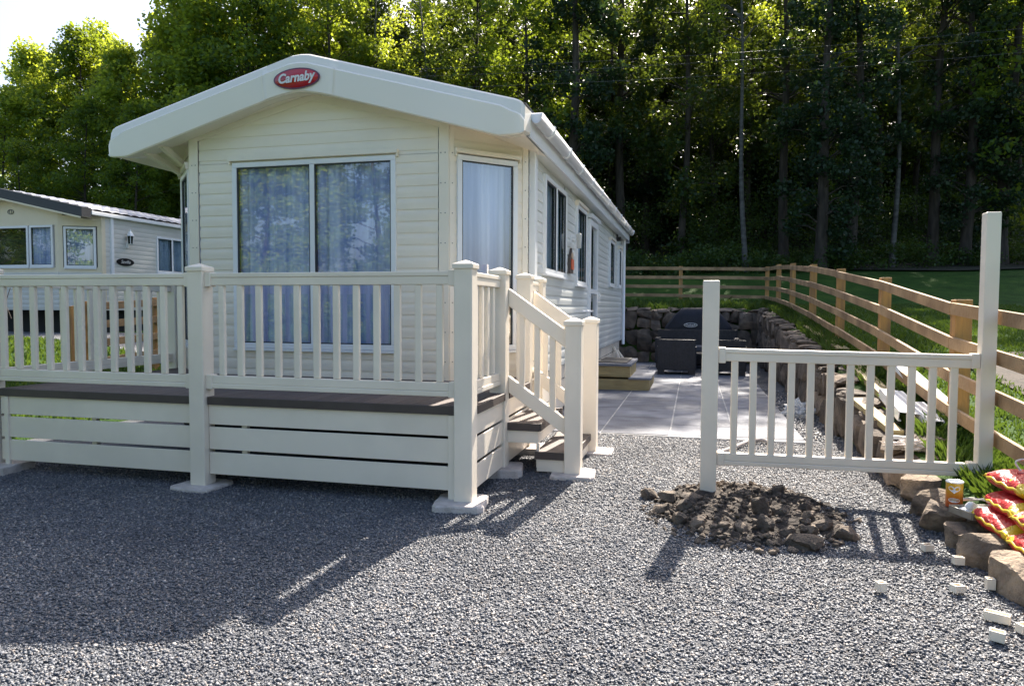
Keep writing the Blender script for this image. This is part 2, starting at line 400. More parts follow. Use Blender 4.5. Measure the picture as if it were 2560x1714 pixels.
def drape(name, x0, x1, y0, y1, nxx, nyy, lift, mat, label, edge=None):
    vs = []; fs = []
    for j in range(nyy+1):
        for i in range(nxx+1):
            x = x0+(x1-x0)*i/nxx; y = y0+(y1-y0)*j/nyy
            if edge: x, y = edge(i/nxx, j/nyy, x, y)
            vs.append((x, y, hz(x, y)+lift+0.03*noise.noise(Vector((x*0.6, y*0.6, 0)))))
    for j in range(nyy):
        for i in range(nxx):
            a = j*(nxx+1)+i; fs.append([a, a+1, a+nxx+2, a+nxx+1])
    o = mesh_obj(name, vs, fs, mat, smooth=True); props(o, kind='structure', label=label); return o
M['gravel'] = gravel_mat('gravel_bed', [(0.055, 0.062, 0.075), (0.085, 0.093, 0.11), (0.12, 0.127, 0.145), (0.17, 0.172, 0.18)], 110)
M['gravel_far'] = gravel_mat('gravel_drive', [(0.05, 0.055, 0.065), (0.10, 0.105, 0.12), (0.2, 0.2, 0.21)], 30)
M['road'] = pmat('grey_road', (0.13, 0.135, 0.15), 0.85, (0.08, 0.085, 0.095), scale=6, bump=0.5, bscale=60)
M['bare_soil'] = pmat('bare_soil', (0.07, 0.054, 0.04), 0.95, (0.035, 0.028, 0.022), scale=5, bump=0.8, bscale=20, detail=8)
# yard of gravel, gently uneven
def yz(x, y): return 0.014*noise.noise(Vector((x*0.8, y*0.8, 3))) + 0.05*sstep(5.2, 6.2, y)*sstep(-2.2, -1.2, x)*sstep(9, 7.5, y)*sstep(0.2, -0.6, x)
vs = []; fs = []
X = axis([(-7.25, 1.82, 0.15)]); Y = axis([(-60, -6, 6), (-6, 10, 0.15), (10, 20.8, 0.5)])
for y in Y:
    for x in X: vs.append((x, y, yz(x, y) if -6 < y else 0))
for j in range(len(Y)-1):
    for i in range(len(X)-1):
        a = j*len(X)+i; fs.append([a, a+1, a+len(X)+1, a+len(X)])
props(mesh_obj('gravel_yard', vs, fs, M['gravel'], smooth=True), kind='structure', label='grey gravel yard in front of the caravan')
drape('gravel_drive', -40, -9.6, 11.6, 14.6, 40, 8, 0.012, M['gravel_far'], 'strip of gravel drive beside the neighbouring caravan')
drape('gravel_drive', -60, -14.0, 2.0, 11.6, 40, 8, 0.012, M['gravel_far'], 'gravel drive left of the wooden fence')
drape('road', 5.4, 60, 13.5, 27, 60, 12, 0.03, M['road'], 'grey road beyond the fence on the right', edge=lambda u, v, x, y: (0.375*y+0.9+u*50, y))
drape('bare_soil', 3.5, 40, 7.2, 11.6, 60, 10, 0.02, M['bare_soil'], 'strip of bare brown soil behind the fence', edge=lambda u, v, x, y: (x, y+0.35*sin(x*1.7)+0.05*(x-3)))

drape('forest_floor', -90, 110, 32.5, 110, 60, 40, 0.06, pmat('forest_floor', (0.035, 0.03, 0.018), 0.95, (0.015, 0.02, 0.008), scale=2, bump=0.5, bscale=9), 'dark leaf-littered floor of the wood', edge=lambda u, v, x, y: (x, y + 0.8*sin(x*0.5)*(1-v)))

# ------------------------------------------------------------------ loose gravel stones (stuff)
def scatter_stones():
    pts = []
    def region(x0, x1, y0, y1, dens, smin, smax, keep):
        n = int((x1-x0)*(y1-y0)*dens)
        x = rng.uniform(x0, x1, n); y = rng.uniform(y0, y1, n); s = rng.uniform(smin, smax, n)
        k = keep(x, y); pts.append(np.stack([x[k], y[k], s[k]], 1))
    def vis(x, y):
        fx = x*cos(yaw)+y*sin(yaw); fy = -x*sin(yaw)+y*cos(yaw)
        return (fy > 2.3) & (np.abs(fx) < fy*0.76+0.25) & (x < 1.72) & ~((x > -1.15) & (x < 1.3) & (y > 8.5))
    region(-6.6, 1.72, 1.9, 5.2, 7600, 0.0045, 0.013, lambda x, y: vis(x, y))
    region(-6.6, 1.72, 5.2, 8.6, 4200, 0.006, 0.014, lambda x, y: vis(x, y) & ((x > -1.9) | (y < 5.9)))
    region(1.2, 1.72, 8.6, 14, 900, 0.014, 0.03, lambda x, y: x > 1.2)
    P = np.concatenate(pts); n = len(P)
    cube = np.array([(-1,-1,-1),(1,-1,-1),(1,1,-1),(-1,1,-1),(-1,-1,1),(1,-1,1),(1,1,1),(-1,1,1)], float)*0.5
    faces = np.array([[0,3,2,1],[4,5,6,7],[0,1,5,4],[1,2,6,5],[2,3,7,6],[3,0,4,7]])
    v = np.repeat(cube[None], n, 0)
    v = v + rng.normal(0, 0.16, v.shape)
    sc3 = np.stack([rng.uniform(0.8, 1.5, n), rng.uniform(0.6, 1.0, n), rng.uniform(0.35, 0.75, n)], 1)*P[:, 2:3]
    v = v*sc3[:, None, :]
    a, b_, c = rng.uniform(0, 2*pi, n), rng.normal(0, 0.45, n), rng.normal(0, 0.45, n)
    ca, sa, cb, sb, cc, sc_ = np.cos(a), np.sin(a), np.cos(b_), np.sin(b_), np.cos(c), np.sin(c)
    Rz_ = np.zeros((n,3,3)); Rz_[:,0,0]=ca; Rz_[:,0,1]=-sa; Rz_[:,1,0]=sa; Rz_[:,1,1]=ca; Rz_[:,2,2]=1
    Rx = np.zeros((n,3,3)); Rx[:,0,0]=1; Rx[:,1,1]=cb; Rx[:,1,2]=-sb; Rx[:,2,1]=sb; Rx[:,2,2]=cb
    Ry = np.zeros((n,3,3)); Ry[:,1,1]=1; Ry[:,0,0]=cc; Ry[:,0,2]=sc_; Ry[:,2,0]=-sc_; Ry[:,2,2]=cc
    Rm = Rz_ @ Rx @ Ry
    v = np.einsum('nij,nkj->nki', Rm, v)
    z = np.array([yz(x, y) for x, y in P[:, :2]]) + rng.uniform(-0.002, 0.006, n)
    v += np.stack([P[:,0], P[:,1], z], 1)[:, None, :]
    f = faces[None] + (np.arange(n)*8)[:, None, None]
    return v.reshape(-1, 3), f.reshape(-1, 4)
m, nt, out = new_mat('gravel_chips'); L = nt.links
b = N(nt, 'ShaderNodeBsdfPrincipled'); b.inputs['Roughness'].default_value = 0.6; b.inputs['Specular IOR Level'].default_value = 0.5; L.new(b.outputs[0], out.inputs[0])
g_ = N(nt, 'ShaderNodeNewGeometry')
rr = ramp(nt, [(0.0, (0.050, 0.058, 0.074)), (0.25, (0.095, 0.106, 0.128)), (0.6, (0.145, 0.154, 0.178)), (0.85, (0.22, 0.222, 0.232)), (0.94, (0.28, 0.235, 0.205)), (1.0, (0.40, 0.39, 0.385))])
L.new(g_.outputs['Random Per Island'], rr.inputs[0])
tc = N(nt, 'ShaderNodeTexCoord'); lo_ = N(nt, 'ShaderNodeTexNoise'); lo_.inputs['Scale'].default_value = 1.1; lo_.inputs['Detail'].default_value = 7; lo_.inputs['Roughness'].default_value = 0.65; L.new(tc.outputs['Object'], lo_.inputs['Vector'])
rl = ramp(nt, [(0.32, (0.68, 0.69, 0.72)), (0.5, (1.0, 1.0, 1.0)), (0.68, (1.32, 1.28, 1.22))]); L.new(lo_.outputs[0], rl.inputs[0])
mm = N(nt, 'ShaderNodeMix', data_type='RGBA', blend_type='MULTIPLY'); mm.inputs[0].default_value = 1; L.new(rr.outputs[0], mm.inputs[6]); L.new(rl.outputs[0], mm.inputs[7]); L.new(mm.outputs[2], b.inputs['Base Color'])
M['chips'] = m
sv, sf = scatter_stones()
props(mesh_obj('gravel', sv, sf, M['chips']), kind='stuff', label='loose grey gravel chippings covering the yard', cat='gravel')

# ------------------------------------------------------------------ grass (stuff)
def blades(name, region, n, hmin, hmax, label, wid=0.006, fn=None):
    x0, x1, y0, y1 = region
    x = rng.uniform(x0, x1, n); y = y0 + (y1-y0)*rng.uniform(0, 1, n)**1.5
    if fn is not None:
        k = fn(x, y); x = x[k]; y = y[k]; n = len(x)
    z = np.array([hz(a, c)+0.03*noise.noise(Vector((a*0.6, c*0.6, 0))) for a, c in zip(x, y)])
    d = np.hypot(x, y)
    h = rng.uniform(hmin, hmax, n)*(0.55+0.9*np.array([abs(noise.noise(Vector((a*1.5, c*1.5, 7)))) for a, c in zip(x, y)]))
    wd = wid*(1+d*0.10)
    a = rng.uniform(0, 2*pi, n); l = rng.normal(0, 0.45, (n, 2))
    dx, dy = np.cos(a)*wd, np.sin(a)*wd
    v = np.zeros((n, 4, 3))
    v[:,0] = np.stack([x-dx, y-dy, z-0.01], 1); v[:,1] = np.stack([x+dx, y+dy, z-0.01], 1)
    v[:,2] = np.stack([x+dx*0.7+l[:,0]*h*0.3, y+dy*0.7+l[:,1]*h*0.3, z+h*0.6], 1)
    v[:,3] = np.stack([x+l[:,0]*h*0.8, y+l[:,1]*h*0.8, z+h], 1)
    f = np.array([[0,1,2,3]])[None] + (np.arange(n)*4)[:, None, None]
    o = mesh_obj(name, v.reshape(-1,3), f.reshape(-1,4), M['grass_blade']); props(o, kind='stuff', label=label, cat='grass'); return o
blades('grass', (2.0, 9, 4.5, 24), 90000, 0.03, 0.10, 'short green lawn grass around the timber fence', fn=lambda x, y: (x < 1.9+y*0.45) & ~((x > 3.6) & (y > 7.3) & (y < 11.4)))
blades('grass', (1.95, 2.55, 5.3, 24.5), 26000, 0.08, 0.26, 'long rough grass along the foot of the timber fence', wid=0.004)
blades('grass', (-6, 2.6, 20.9, 25), 9000, 0.08, 0.28, 'rough grass bank above the far stone wall', wid=0.004)
blades('grass', (-14.5, -7.3, 6, 11.5), 26000, 0.04, 0.14, 'green grass strip left of the deck')
blades('grass', (2.02, 2.35, 5.62, 5.95), 130, 0.12, 0.30, 'tuft of long grass at the foot of the tall cream post', wid=0.004)

# ------------------------------------------------------------------ caravan
CX = -3.915
def siding(mb, T, a0, a1, z0, z1, pitch=0.119, lim=None, zlim=None, depth=0.008, d0=0.0):
    """shiplap boards: flat face, cove at the top, ledge below the next board. lim(z)->(a0,a1); zlim(a)->max z by columns"""
    prof = [(0.0, depth), (0.45*pitch, depth*1.08), (0.62*pitch, depth*0.9), (0.80*pitch, depth*0.35), (0.97*pitch, 0.0), (0.9999*pitch, 0.0)]
    rows = []
    k = math.floor(z0/pitch)
    while k*pitch < z1:
        for dz, o in prof:
            z = k*pitch+dz
            rows.append((min(max(z, z0), z1), o + d0))
        k += 1
    rows = [r for i, r in enumerate(rows) if i == 0 or r != rows[i-1]]
    base = len(mb.v)
    for z, o in rows:
        A0, A1 = lim(z) if lim else (a0, a1)
        A0 = max(A0, a0); A1 = min(A1, a1)
        if A1 < A0: A0 = A1 = (A0+A1)/2
        mb.v.append(tuple(T(A0, z, o))); mb.v.append(tuple(T(A1, z, o)))
    for i in range(len(rows)-1):
        a = base+2*i; mb.f.append([a, a+1, a+3, a+2])

def curtain(name, T, a0, a1, z0, z1, off, mat, parent, seed, amp=0.025, k=26):
    rnd = random.Random(seed); ph = [rnd.uniform(0, 6.28) for _ in range(4)]
    def f(u, v):
        a = a0+(a1-a0)*u; L_ = (a1-a0)
        o = amp*(sin(a*k+ph[0]+0.4*sin(3*v+ph[2])) + 0.5*sin(a*k*2.3+ph[1]) + 0.6*sin(a*7+ph[3]))
        return T(a, z0+(z1-z0)*v, off+o)
    return MB().grid(f, max(20, int((a1-a0)*90)), 4).build(name, mat, parent, smooth=True)

def window(parent, T, a0, a1, z0, z1, mull=(), fw=0.055, out=0.03, gm='glass', curtains=True, head=True, seed=0, matf='white', sill=True, cmat='curtain', blank=True):
    f = MB(); fz = fw
    f.obox(T, a0, a1, z0, z0+fz, -0.04, out); f.obox(T, a0, a1, z1-fz, z1, -0.04, out)
    f.obox(T, a0, a0+fw, z0+fz, z1-fz, -0.04, out); f.obox(T, a1-fw, a1, z0+fz, z1-fz, -0.04, out)
    for mu in mull: f.obox(T, mu-fw*0.5, mu+fw*0.5, z0+fz, z1-fz, -0.04, out-0.002)
    fo = f.build('window', M[matf], parent, bevel=0.006)
    edges = [a0+fw] + [e for mu in mull for e in (mu-fw*0.5, mu+fw*0.5)] + [a1-fw]
    for i in range(0, len(edges), 2):
        s = MB(); e0, e1 = edges[i], edges[i+1]; t = 0.012
        s.obox(T, e0, e1, z0+fz, z0+fz+t, -0.02, out-0.012); s.obox(T, e0, e1, z1-fz-t, z1-fz, -0.02, out-0.012)
        s.obox(T, e0, e0+t, z0+fz+t, z1-fz-t, -0.02, out-0.012); s.obox(T, e1-t, e1, z0+fz+t, z1-fz-t, -0.02, out-0.012)
        s.build('seal', M['seal'], fo)
        p = MB(); p.add([T(e0+t, z0+fz+t, out-0.022), T(e1-t, z0+fz+t, out-0.022), T(e1-t, z1-fz-t, out-0.022), T(e0+t, z1-fz-t, out-0.022)], [[0,1,2,3]])
        p.build('pane', M[gm], fo)
    if head:
        h = MB(); h.obox(T, a0-0.03, a1+0.03, z1+0.012, z1+0.055, -0.01, out+0.028); h.obox(T, a0-0.03, a0-0.012, z1-0.02, z1+0.012, 0.0, out+0.02); h.obox(T, a1+0.012, a1+0.03, z1-0.02, z1+0.012, 0.0, out+0.02)
        h.build('drip_rail', M['siding'], fo, bevel=0.004)
    if sill:
        h = MB(); h.obox(T, a0, a1, z0-0.03, z0-0.003, -0.01, out+0.015); h.build('sill', M[matf], fo, bevel=0.003)
    if curtains:
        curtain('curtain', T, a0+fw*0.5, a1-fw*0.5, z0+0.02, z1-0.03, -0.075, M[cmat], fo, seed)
    if blank:
        MB().add([T(a0, z0, -0.30), T(a1, z0, -0.30), T(a1, z1, -0.30), T(a0, z1, -0.30)], [[0,1,2,3]]).build('unlit_inside', M['unlit_inside'], fo)  # flat dark sheet painted as the shade of the room behind
    return fo

cvn = thing('static_caravan', (CX, 12.0, 0), 'large cream static caravan with curved gable, tall curtained windows and a red oval badge', 'caravan')
XR, XL, YF, YB = -1.76, -6.07, 6.89, 17.95
Tf, lf = frame_of((-5.42, YF), (-2.41, YF))
Tra, lra = frame_of((-2.41, YF), (XR, 7.55))
Tla, lla = frame_of((XL, 7.55), (-5.42, YF))
Tr, lr = frame_of((XR, 7.55), (XR, YB))
Tl, ll = frame_of((XL, YB), (XL, 7.55))
zs = lambda x: 3.725 - 0.25*abs(x-CX)     # soffit height over x
zf = 0.72
# front wall
mb = MB()
wa0, wa1, wz0, wz1 = -4.885+5.42, -2.975+5.42, 1.055, 3.055
siding(mb, Tf, 0.11, wa0+0.02, zf, wz1)
siding(mb, Tf, wa1-0.02, lf-0.11, zf, wz1)
siding(mb, Tf, wa0+0.02, wa1-0.02, zf, wz0+0.02)
siding(mb, Tf, 0.11, lf-0.11, wz1, 3.72, lim=lambda z: (1.505-(3.735-z)/0.25, 1.505+(3.735-z)/0.25))
mb.build('front_wall', M['siding'], cvn)
t = MB()
t.obox(Tf, -0.008, 0.10, zf, 3.42, 0.0, 0.022); t.obox(Tf, lf-0.10, lf+0.008, zf, 3.42, 0.0, 0.022)
t.obox(Tra, 0.0, 0.055, zf, 3.38, 0.0, 0.02); t.obox(Tra, lra-0.06, lra+0.01, zf, 3.25, 0.0, 0.02)
t.obox(Tla, 0.0, 0.055, zf, 3.25, 0.0, 0.02); t.obox(Tla, lla-0.055, lla, zf, 3.38, 0.0, 0.02)
for s in (-1, 1):   # sloping trim under the gable
    t.add([(CX, YF-0.018, 3.66), (CX+s*1.5, YF-0.018, 3.285), (CX+s*1.5, YF-0.018, 3.36), (CX, YF-0.018, 3.735), (CX, YF, 3.66), (CX+s*1.5, YF, 3.285), (CX+s*1.5, YF, 3.36), (CX, YF, 3.735)],
          [[0,1,2,3],[4,5,1,0]])
t.build('corner_trim', M['siding'], cvn, bevel=0.004)
sw = MB()
for k in range(9):
    z = 0.95+0.30*k
    for T, a in ((Tf, 0.03), (Tf, lf-0.03), (Tra, 0.03), (Tra, lra-0.03), (Tf, 0.075), (Tf, lf-0.075)):
        if z < 3.2: sw.obox(T, a-0.005, a+0.005, z-0.005, z+0.005, 0.018, 0.0265)
sw.build('screws', M['steel'], cvn)
window(cvn, Tf, wa0, wa1, wz0, wz1, mull=(-3.925+5.42,), seed=3)
# angled walls
for T, l, w0, w1, sd_ in ((Tra, lra, 0.085, 0.80, 5), (Tla, lla, lla-0.80, lla-0.085, 9)):
    mb = MB()
    zl = (lambda a, l=l, T=T: zs(T(a, 0).x))
    siding(mb, T, 0.05, w0+0.02, zf, 3.055); siding(mb, T, w1-0.02, l-0.055, zf, 3.055)
    siding(mb, T, w0+0.02, w1-0.02, zf, 1.08); siding(mb, T, 0.05, l-0.055, 3.055, 3.20)
    n_ = 14
    base = len(mb.v)
    for i in range(n_+1):
        a = 0.05+(l-0.105)*i/n_; mb.v.append(tuple(T(a, 3.195, 0.008))); mb.v.append(tuple(T(a, max(3.2, zl(a)+0.01), 0.008)))
    for i in range(n_): mb.f.append([base+2*i, base+2*i+2, base+2*i+3, base+2*i+1])
    mb.build('angled_wall', M['siding'], cvn)
    window(cvn, T, w0, w1, 1.055, 3.045, seed=sd_, gm='glass2')
# side walls with openings
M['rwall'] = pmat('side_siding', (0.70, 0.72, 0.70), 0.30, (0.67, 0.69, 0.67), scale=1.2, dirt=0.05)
def side(T, l, openings, name):
    mb = MB(); a = 0.03
    for (o0, o1, oz0, oz1) in sorted(openings):
        siding(mb, T, a, o0+0.02, zf, 3.22, depth=0.014)
        if oz0 > zf+0.05: siding(mb, T, o0+0.02, o1-0.02, zf, oz0+0.02, depth=0.014)
        siding(mb, T, o0+0.02, o1-0.02, oz1-0.02, 3.22); a = o1-0.02
    siding(mb, T, a, l-0.05, zf, 3.22, depth=0.014)
    mb.build(name, M['rwall'], cvn)
y0 = 7.55
ro = [(8.36-y0, 9.82-y0, 1.92, 3.08), (10.74-y0, 11.72-y0, 1.86, 3.06), (12.05-y0, 13.05-y0, 0.76, 3.0), (15.1-y0, 16.0-y0, 1.98, 2.94), (16.9-y0, 17.5-y0, 2.0, 2.9)]
side(Tr, lr, ro, 'side_wall')
side(Tl, ll, [(3, 4.5, 1.9, 3.0), (8, 9.2, 1.9, 3.0)], 'side_wall')
window(cvn, Tr, *ro[0][:4], mull=((ro[0][0]+ro[0][1])/2,), gm='glass2', seed=21, cmat='curtain2', head=False, out=0.05)
window(cvn, Tr, *ro[1][:4], gm='glass2', seed=22, cmat='curtain2', head=True, out=0.05)
window(cvn, Tr, *ro[3][:4], gm='glass2', seed=23, cmat='curtain2', head=True, out=0.05)
window(cvn, Tr, *ro[4][:4], gm='glass2', seed=24, cmat='curtain2', head=True, out=0.05)
window(cvn, Tl, 3, 4.5, 1.9, 3.0, gm='glass2', seed=25, out=0.05); window(cvn, Tl, 8, 9.2, 1.9, 3.0, gm='glass2', seed=26, out=0.05)
# door
d = MB(); a0, a1 = ro[2][0], ro[2][1]
for s0, s1, q0, q1 in ((a0, a0+0.09, 0.76, 3.0), (a1-0.09, a1, 0.76, 3.0), (a0+0.09, a1-0.09, 0.76, 0.9), (a0+0.09, a1-0.09, 2.9, 3.0), (a0+0.09, a1-0.09, 1.75, 1.83)): d.obox(Tr, s0, s1, q0, q1, -0.03, 0.06)
do = d.build('door', M['white'], cvn, bevel=0.006)
MB().add([Tr(a0+0.09, 0.9, 0.02), Tr(a1-0.09, 0.9, 0.02), Tr(a1-0.09, 2.9, 0.02), Tr(a0+0.09, 2.9, 0.02)], [[0,1,2,3]]).build('pane', M['glass2'], do)
MB().add([Tr(a0+0.05, 0.8, -0.25), Tr(a1-0.05, 0.8, -0.25), Tr(a1-0.05, 2.95, -0.25), Tr(a0+0.05, 2.95, -0.25)], [[0,1,2,3]]).build('unlit_inside', M['unlit_inside'], do)
h = MB(); h.bar(Tr(a1-0.05, 1.7, 0.075), Tr(a1-0.05, 1.7, 0.10), 0.03, 0.16); h.bar(Tr(a1-0.16, 1.72, 0.11), Tr(a1-0.04, 1.72, 0.11), 0.02, 0.02); h.build('handle', M['white'], do, bevel=0.003)
h = MB(); h.obox(Tr, a0-0.05, a1+0.05, 3.02, 3.08, 0.0, 0.10); h.build('door_hood', M['white'], do, bevel=0.004)
h = MB(); h.tube([Tr(a0-0.75, 1.45, 0.05), Tr(a0-0.75, 1.45, 0.12), Tr(a0-0.12, 1.45, 0.12), Tr(a0-0.12, 1.45, 0.05)], 0.018, 8); h.build('grab_rail', M['white'], cvn, smooth=True)
# fascia of the gable
def ftop(dx): return 4.085 - 0.272*abs(dx) - 0.04*max(0, 1-abs(dx)/0.10)*0.5
def fbot(dx):
    a = abs(dx); z = 3.12 + max(0, (2.10-a))*0.283
    lin = z; cap = 3.685
    if a < 2.0:
        k = 0.035; z = -k*math.log(math.exp(-lin/k)+math.exp(-cap/k))
    if a > 2.1: z = 3.12 + 0.03*((a-2.1)/0.243)**2*0.2
    return z
YFA = 6.60
mb = MB(); HW = 2.343
dxs = [-HW + 2*HW*i/140 for i in range(141)]
cols = []
for dx in dxs:
    e = max(0, abs(dx)-(HW-0.10))/0.10     # rounding at the ends
    e2 = 1-sqrt(max(0, 1-e*e))
    T_ = ftop(dx) - 0.05*e2; B_ = fbot(dx) + 0.03*e2; x = CX+dx
    pl = 0.012 if abs(dx) < 0.385 else 0.0   # raised centre plate
    inn = min(1, max(0, (abs(dx)-(HW-0.22))/0.10)); fold = 0.115
    cols.append([(x, YFA+0.30, B_+0.045), (x, YFA+0.06, B_+0.012), (x, YFA+0.015, B_+0.0), (x, YFA-pl+0.03*e2, B_+0.012), (x, YFA-0.004-pl+0.03*e2, T_-fold-0.03*inn), (x, YFA+0.014-pl+0.03*e2, T_-fold+0.018-0.03*inn),
                 (x, YFA+0.045-pl+0.02*e2, T_-0.018), (x, YFA+0.065, T_), (x, YFA+0.40, T_+0.004)])
nc = len(cols[0])
for c in cols: mb.v += c
for i in range(len(cols)-1):
    for j in range(nc-1):
        a = i*nc+j; mb.f.append([a, a+1, a+nc+1, a+nc][::-1])
mb.f.append(list(range(nc))); mb.f.append([(len(cols)-1)*nc+j for j in range(nc)][::-1])
fas = mb.build('gable_fascia', M['fascia'], cvn, smooth=True)
em = fas.modifiers.new('split', 'EDGE_SPLIT'); em.split_angle = RAD(22)
s = MB()
for dx in (-0.387, 0.387): s.add([(CX+dx-0.004, YFA-0.016, fbot(dx)+0.01), (CX+dx+0.004, YFA-0.016, fbot(dx)+0.01), (CX+dx*1.06+0.004, YFA-0.016, ftop(dx)-0.11), (CX+dx*1.06-0.004, YFA-0.016, ftop(dx)-0.11)], [[0,1,2,3]])
s.build('seam', M['siding'], fas)
# badge
Tb = lambda a, z, o=0.0: Vector((CX+a, YFA-0.026-o, 3.795+z))
def disc(mb, T, rx, rz, o0, o1, tilt=0.0, n=40, dome=0.0):
    base = len(mb.v)
    for k in range(n):
        t_ = 2*pi*k/n; a, z = rx*cos(t_), rz*sin(t_); a, z = a*cos(tilt)-z*sin(tilt), a*sin(tilt)+z*cos(tilt)
        mb.v.append(tuple(T(a, z, o0))); mb.v.append(tuple(T(a, z, o1)))
    mb.v.append(tuple(T(0, 0, o1+dome))); c = len(mb.v)-1
    for k in range(n):
        k2 = (k+1) % n; mb.f.append([base+2*k, base+2*k2, base+2*k2+1, base+2*k+1]); mb.f.append([base+2*k+1, base+2*k2+1, c])
    return mb
bd = disc(MB(), Tb, 0.258, 0.103, -0.006, 0.006, 0.02).build('badge', M['badge_rim'], fas)
disc(MB(), Tb, 0.243, 0.090, 0.005, 0.010, 0.02, dome=0.006).build('badge_face', M['badge_red'], bd, smooth=True)
text_mesh('badge_lettering', 'Carnaby', 0.128, lambda a, z, o=0: Tb(a, z+0.004+a*0.05, o+0.020), M['badge_text'], bd, shear=0.18, bold=0.0035, sx=0.93)
# soffit
mb = MB()
xsf = [CX-HW+0.02 + (2*HW-0.04)*i/60 for i in range(61)]
for x in xsf:
    a = abs(x-CX); yb = 7.75 if a > 1.30 else 6.93
    z0_ = min(fbot(x-CX)+0.02, zs(x)); mb.v.append((x, YFA+0.28, zs(x)+0.004)); mb.v.append((x, yb, zs(x)+0.004)); mb.v.append((x, YFA+0.04, z0_+0.008))
for i in range(60):
    a = 3*i; mb.f.append([a, a+3, a+4, a+1]); mb.f.append([a+2, a+5, a+3, a])
mb.build('soffit', M['siding'], cvn)
mb = MB()
for X0, X1 in ((XR-0.01, CX+HW-0.05), (CX-HW+0.05, XL+0.01)): mb.box(X0, X1, 7.76, YB+0.06, 3.185, 3.20)
mb.build('eaves_soffit', M['rwall'], cvn)
for sx in (-1,):   # brackets under the eaves
    MB().bar((CX+sx*1.98, 6.72, 3.215), (CX+sx*1.98, 7.42, 3.05), 0.05, 0.07).build('eaves_bracket', M['siding'], cvn)
    MB().bar((CX+sx*1.75, 6.72, 3.26), (CX+sx*1.78, 7.18, 3.10), 0.05, 0.06).build('eaves_bracket', M['siding'], cvn)
# roof
mb = MB()
for sx in (-1, 1):
    def f(u, v, sx=sx):
        return (CX+sx*(HW+0.0)*u, YFA+0.10+(YB+0.12-YFA-0.10)*v, 4.075-0.272*HW*u - 0.0 + 0.010*(1 if int(u*12) % 2 else 0))
    mb.grid(f, 12, 10)
mb.add([(CX-HW, YB, 3.1), (CX+HW, YB, 3.1), (CX+HW, YB, 3.42), (CX, YB, 4.07), (CX-HW, YB, 3.42)], [[0,1,2,3,4]])
mb.add([(XL, YB, 0.7), (XR, YB, 0.7), (XR, YB, 3.2), (XL, YB, 3.2)], [[0,1,2,3]])
mb.build('roof', M['tile'], cvn)
for sx in (-1, 1): MB().box(min(CX+sx*(HW-0.03), CX+sx*(HW-0.01)), max(CX+sx*(HW-0.03), CX+sx*(HW-0.01)), 6.92, YB+0.08, 3.17, 3.425).build('eaves_board', M['white'], cvn)
# gutters
for sx in (1, -1):
    gx = CX+sx*(HW-0.01); mb = MB(); n = 10; base = len(mb.v)
    yy = [6.93, YB+0.10]
    for y in yy:
        for k in range(n+1):
            t_ = pi*k/n; mb.v.append((gx+sx*(0.06-0.06*cos(t_)), y, 3.40-0.10*sin(t_)))
    for k in range(n): mb.f.append([base+k, base+k+1, base+n+2+k, base+n+1+k])
    for e in (0, n+1): mb.f.append([base+e+k for k in range(n+1)])
    gu = mb.build('gutter', M['white'], cvn, smooth=True)
    gu.modifiers.new('solid', 'SOLIDIFY').thickness = 0.004
    y = 7.55
    while y < YB+0.1:
        b_ = MB(); base = 0
        for yy_ in (y-0.03, y+0.03):
            for k in range(n+1):
                t_ = pi*k/n; b_.v.append((gx+sx*(0.06-0.074*cos(t_)), yy_, 3.41-0.12*sin(t_)))
        for k in range(n): b_.f.append([k, k+1, n+2+k, n+1+k])
        b_.f.append(list(range(n+1))); b_.f.append(list(range(2*n+1, n, -1)))
        b_.build('gutter_bracket', M['white'], gu, smooth=False); y += 1.04
dp = MB(); dp.box(XR+0.015, XR+0.085, 7.60, 7.72, 0.72, 3.19); dp.build('corner_post', M['white'], cvn, bevel=0.008)
dp = MB(); dp.tube([(XR+0.12, YB-0.12, 3.33), (XR+0.07, YB-0.1, 3.2), (XR+0.07, YB-0.1, 0.62)], 0.036, 12); dp.build('downpipe', M['white'], cvn, smooth=True)
dp = MB(); dp.obox(Tr, lr-0.07, lr+0.01, 0.72, 3.18, 0, 0.025); dp.build('end_trim', M['white'], cvn, bevel=0.004)
# wall lamp, security lamp, wall ornament, underside and skirting
lm = MB(); lm.obox(Tr, 10.28-y0, 10.34-y0, 2.44, 2.56, 0.0, 0.03); lm.obox(Tr, 10.30-y0, 10.32-y0, 2.50, 2.52, 0.03, 0.12)
lo = lm.build('wall_lamp', M['white'], cvn, bevel=0.003)
lm = MB(); c = Tr(10.31-y0, 2.36, 0.135); lm.lathe(c, [(0.0,0),(0.032,0.0),(0.042,0.2),(0.0,0.23)], 8); lm.build('lamp_glass', M['lampglass'], lo)
lm = MB(); lm.obox(Tr, 16.5-y0, 16.62-y0, 3.03, 3.12, 0.02, 0.12); lm.obox(Tr, 16.54-y0, 16.58-y0, 3.10, 3.18, 0.0, 0.05); lm.build('security_lamp', M['black'], cvn, bevel=0.004)
orn = MB(); To = lambda a, z, o=0.0: Tr(10.22-y0+a, 2.0+z, o)
orn.add([To(-0.14,0,0.02),To(0.14,0,0.02),To(0.15,0.2,0.02),To(0.06,0.27,0.02),To(0,0.36,0.02),To(-0.06,0.27,0.02),To(-0.15,0.2,0.02)] + [To(-0.14,0,0.05),To(0.14,0,0.05),To(0.15,0.2,0.05),To(0.06,0.27,0.05),To(0,0.36,0.05),To(-0.06,0.27,0.05),To(-0.15,0.2,0.05)],
        [[6,5,4,3,2,1,0],[7,8,9,10,11,12,13]] + [[i,(i+1)%7,7+(i+1)%7,7+i] for i in range(7)])
oo = orn.build('wall_ornament', M['wicker'])
props(oo, 'small dark house-shaped ornament with an orange-red front hung between the side windows', 'wall ornament')
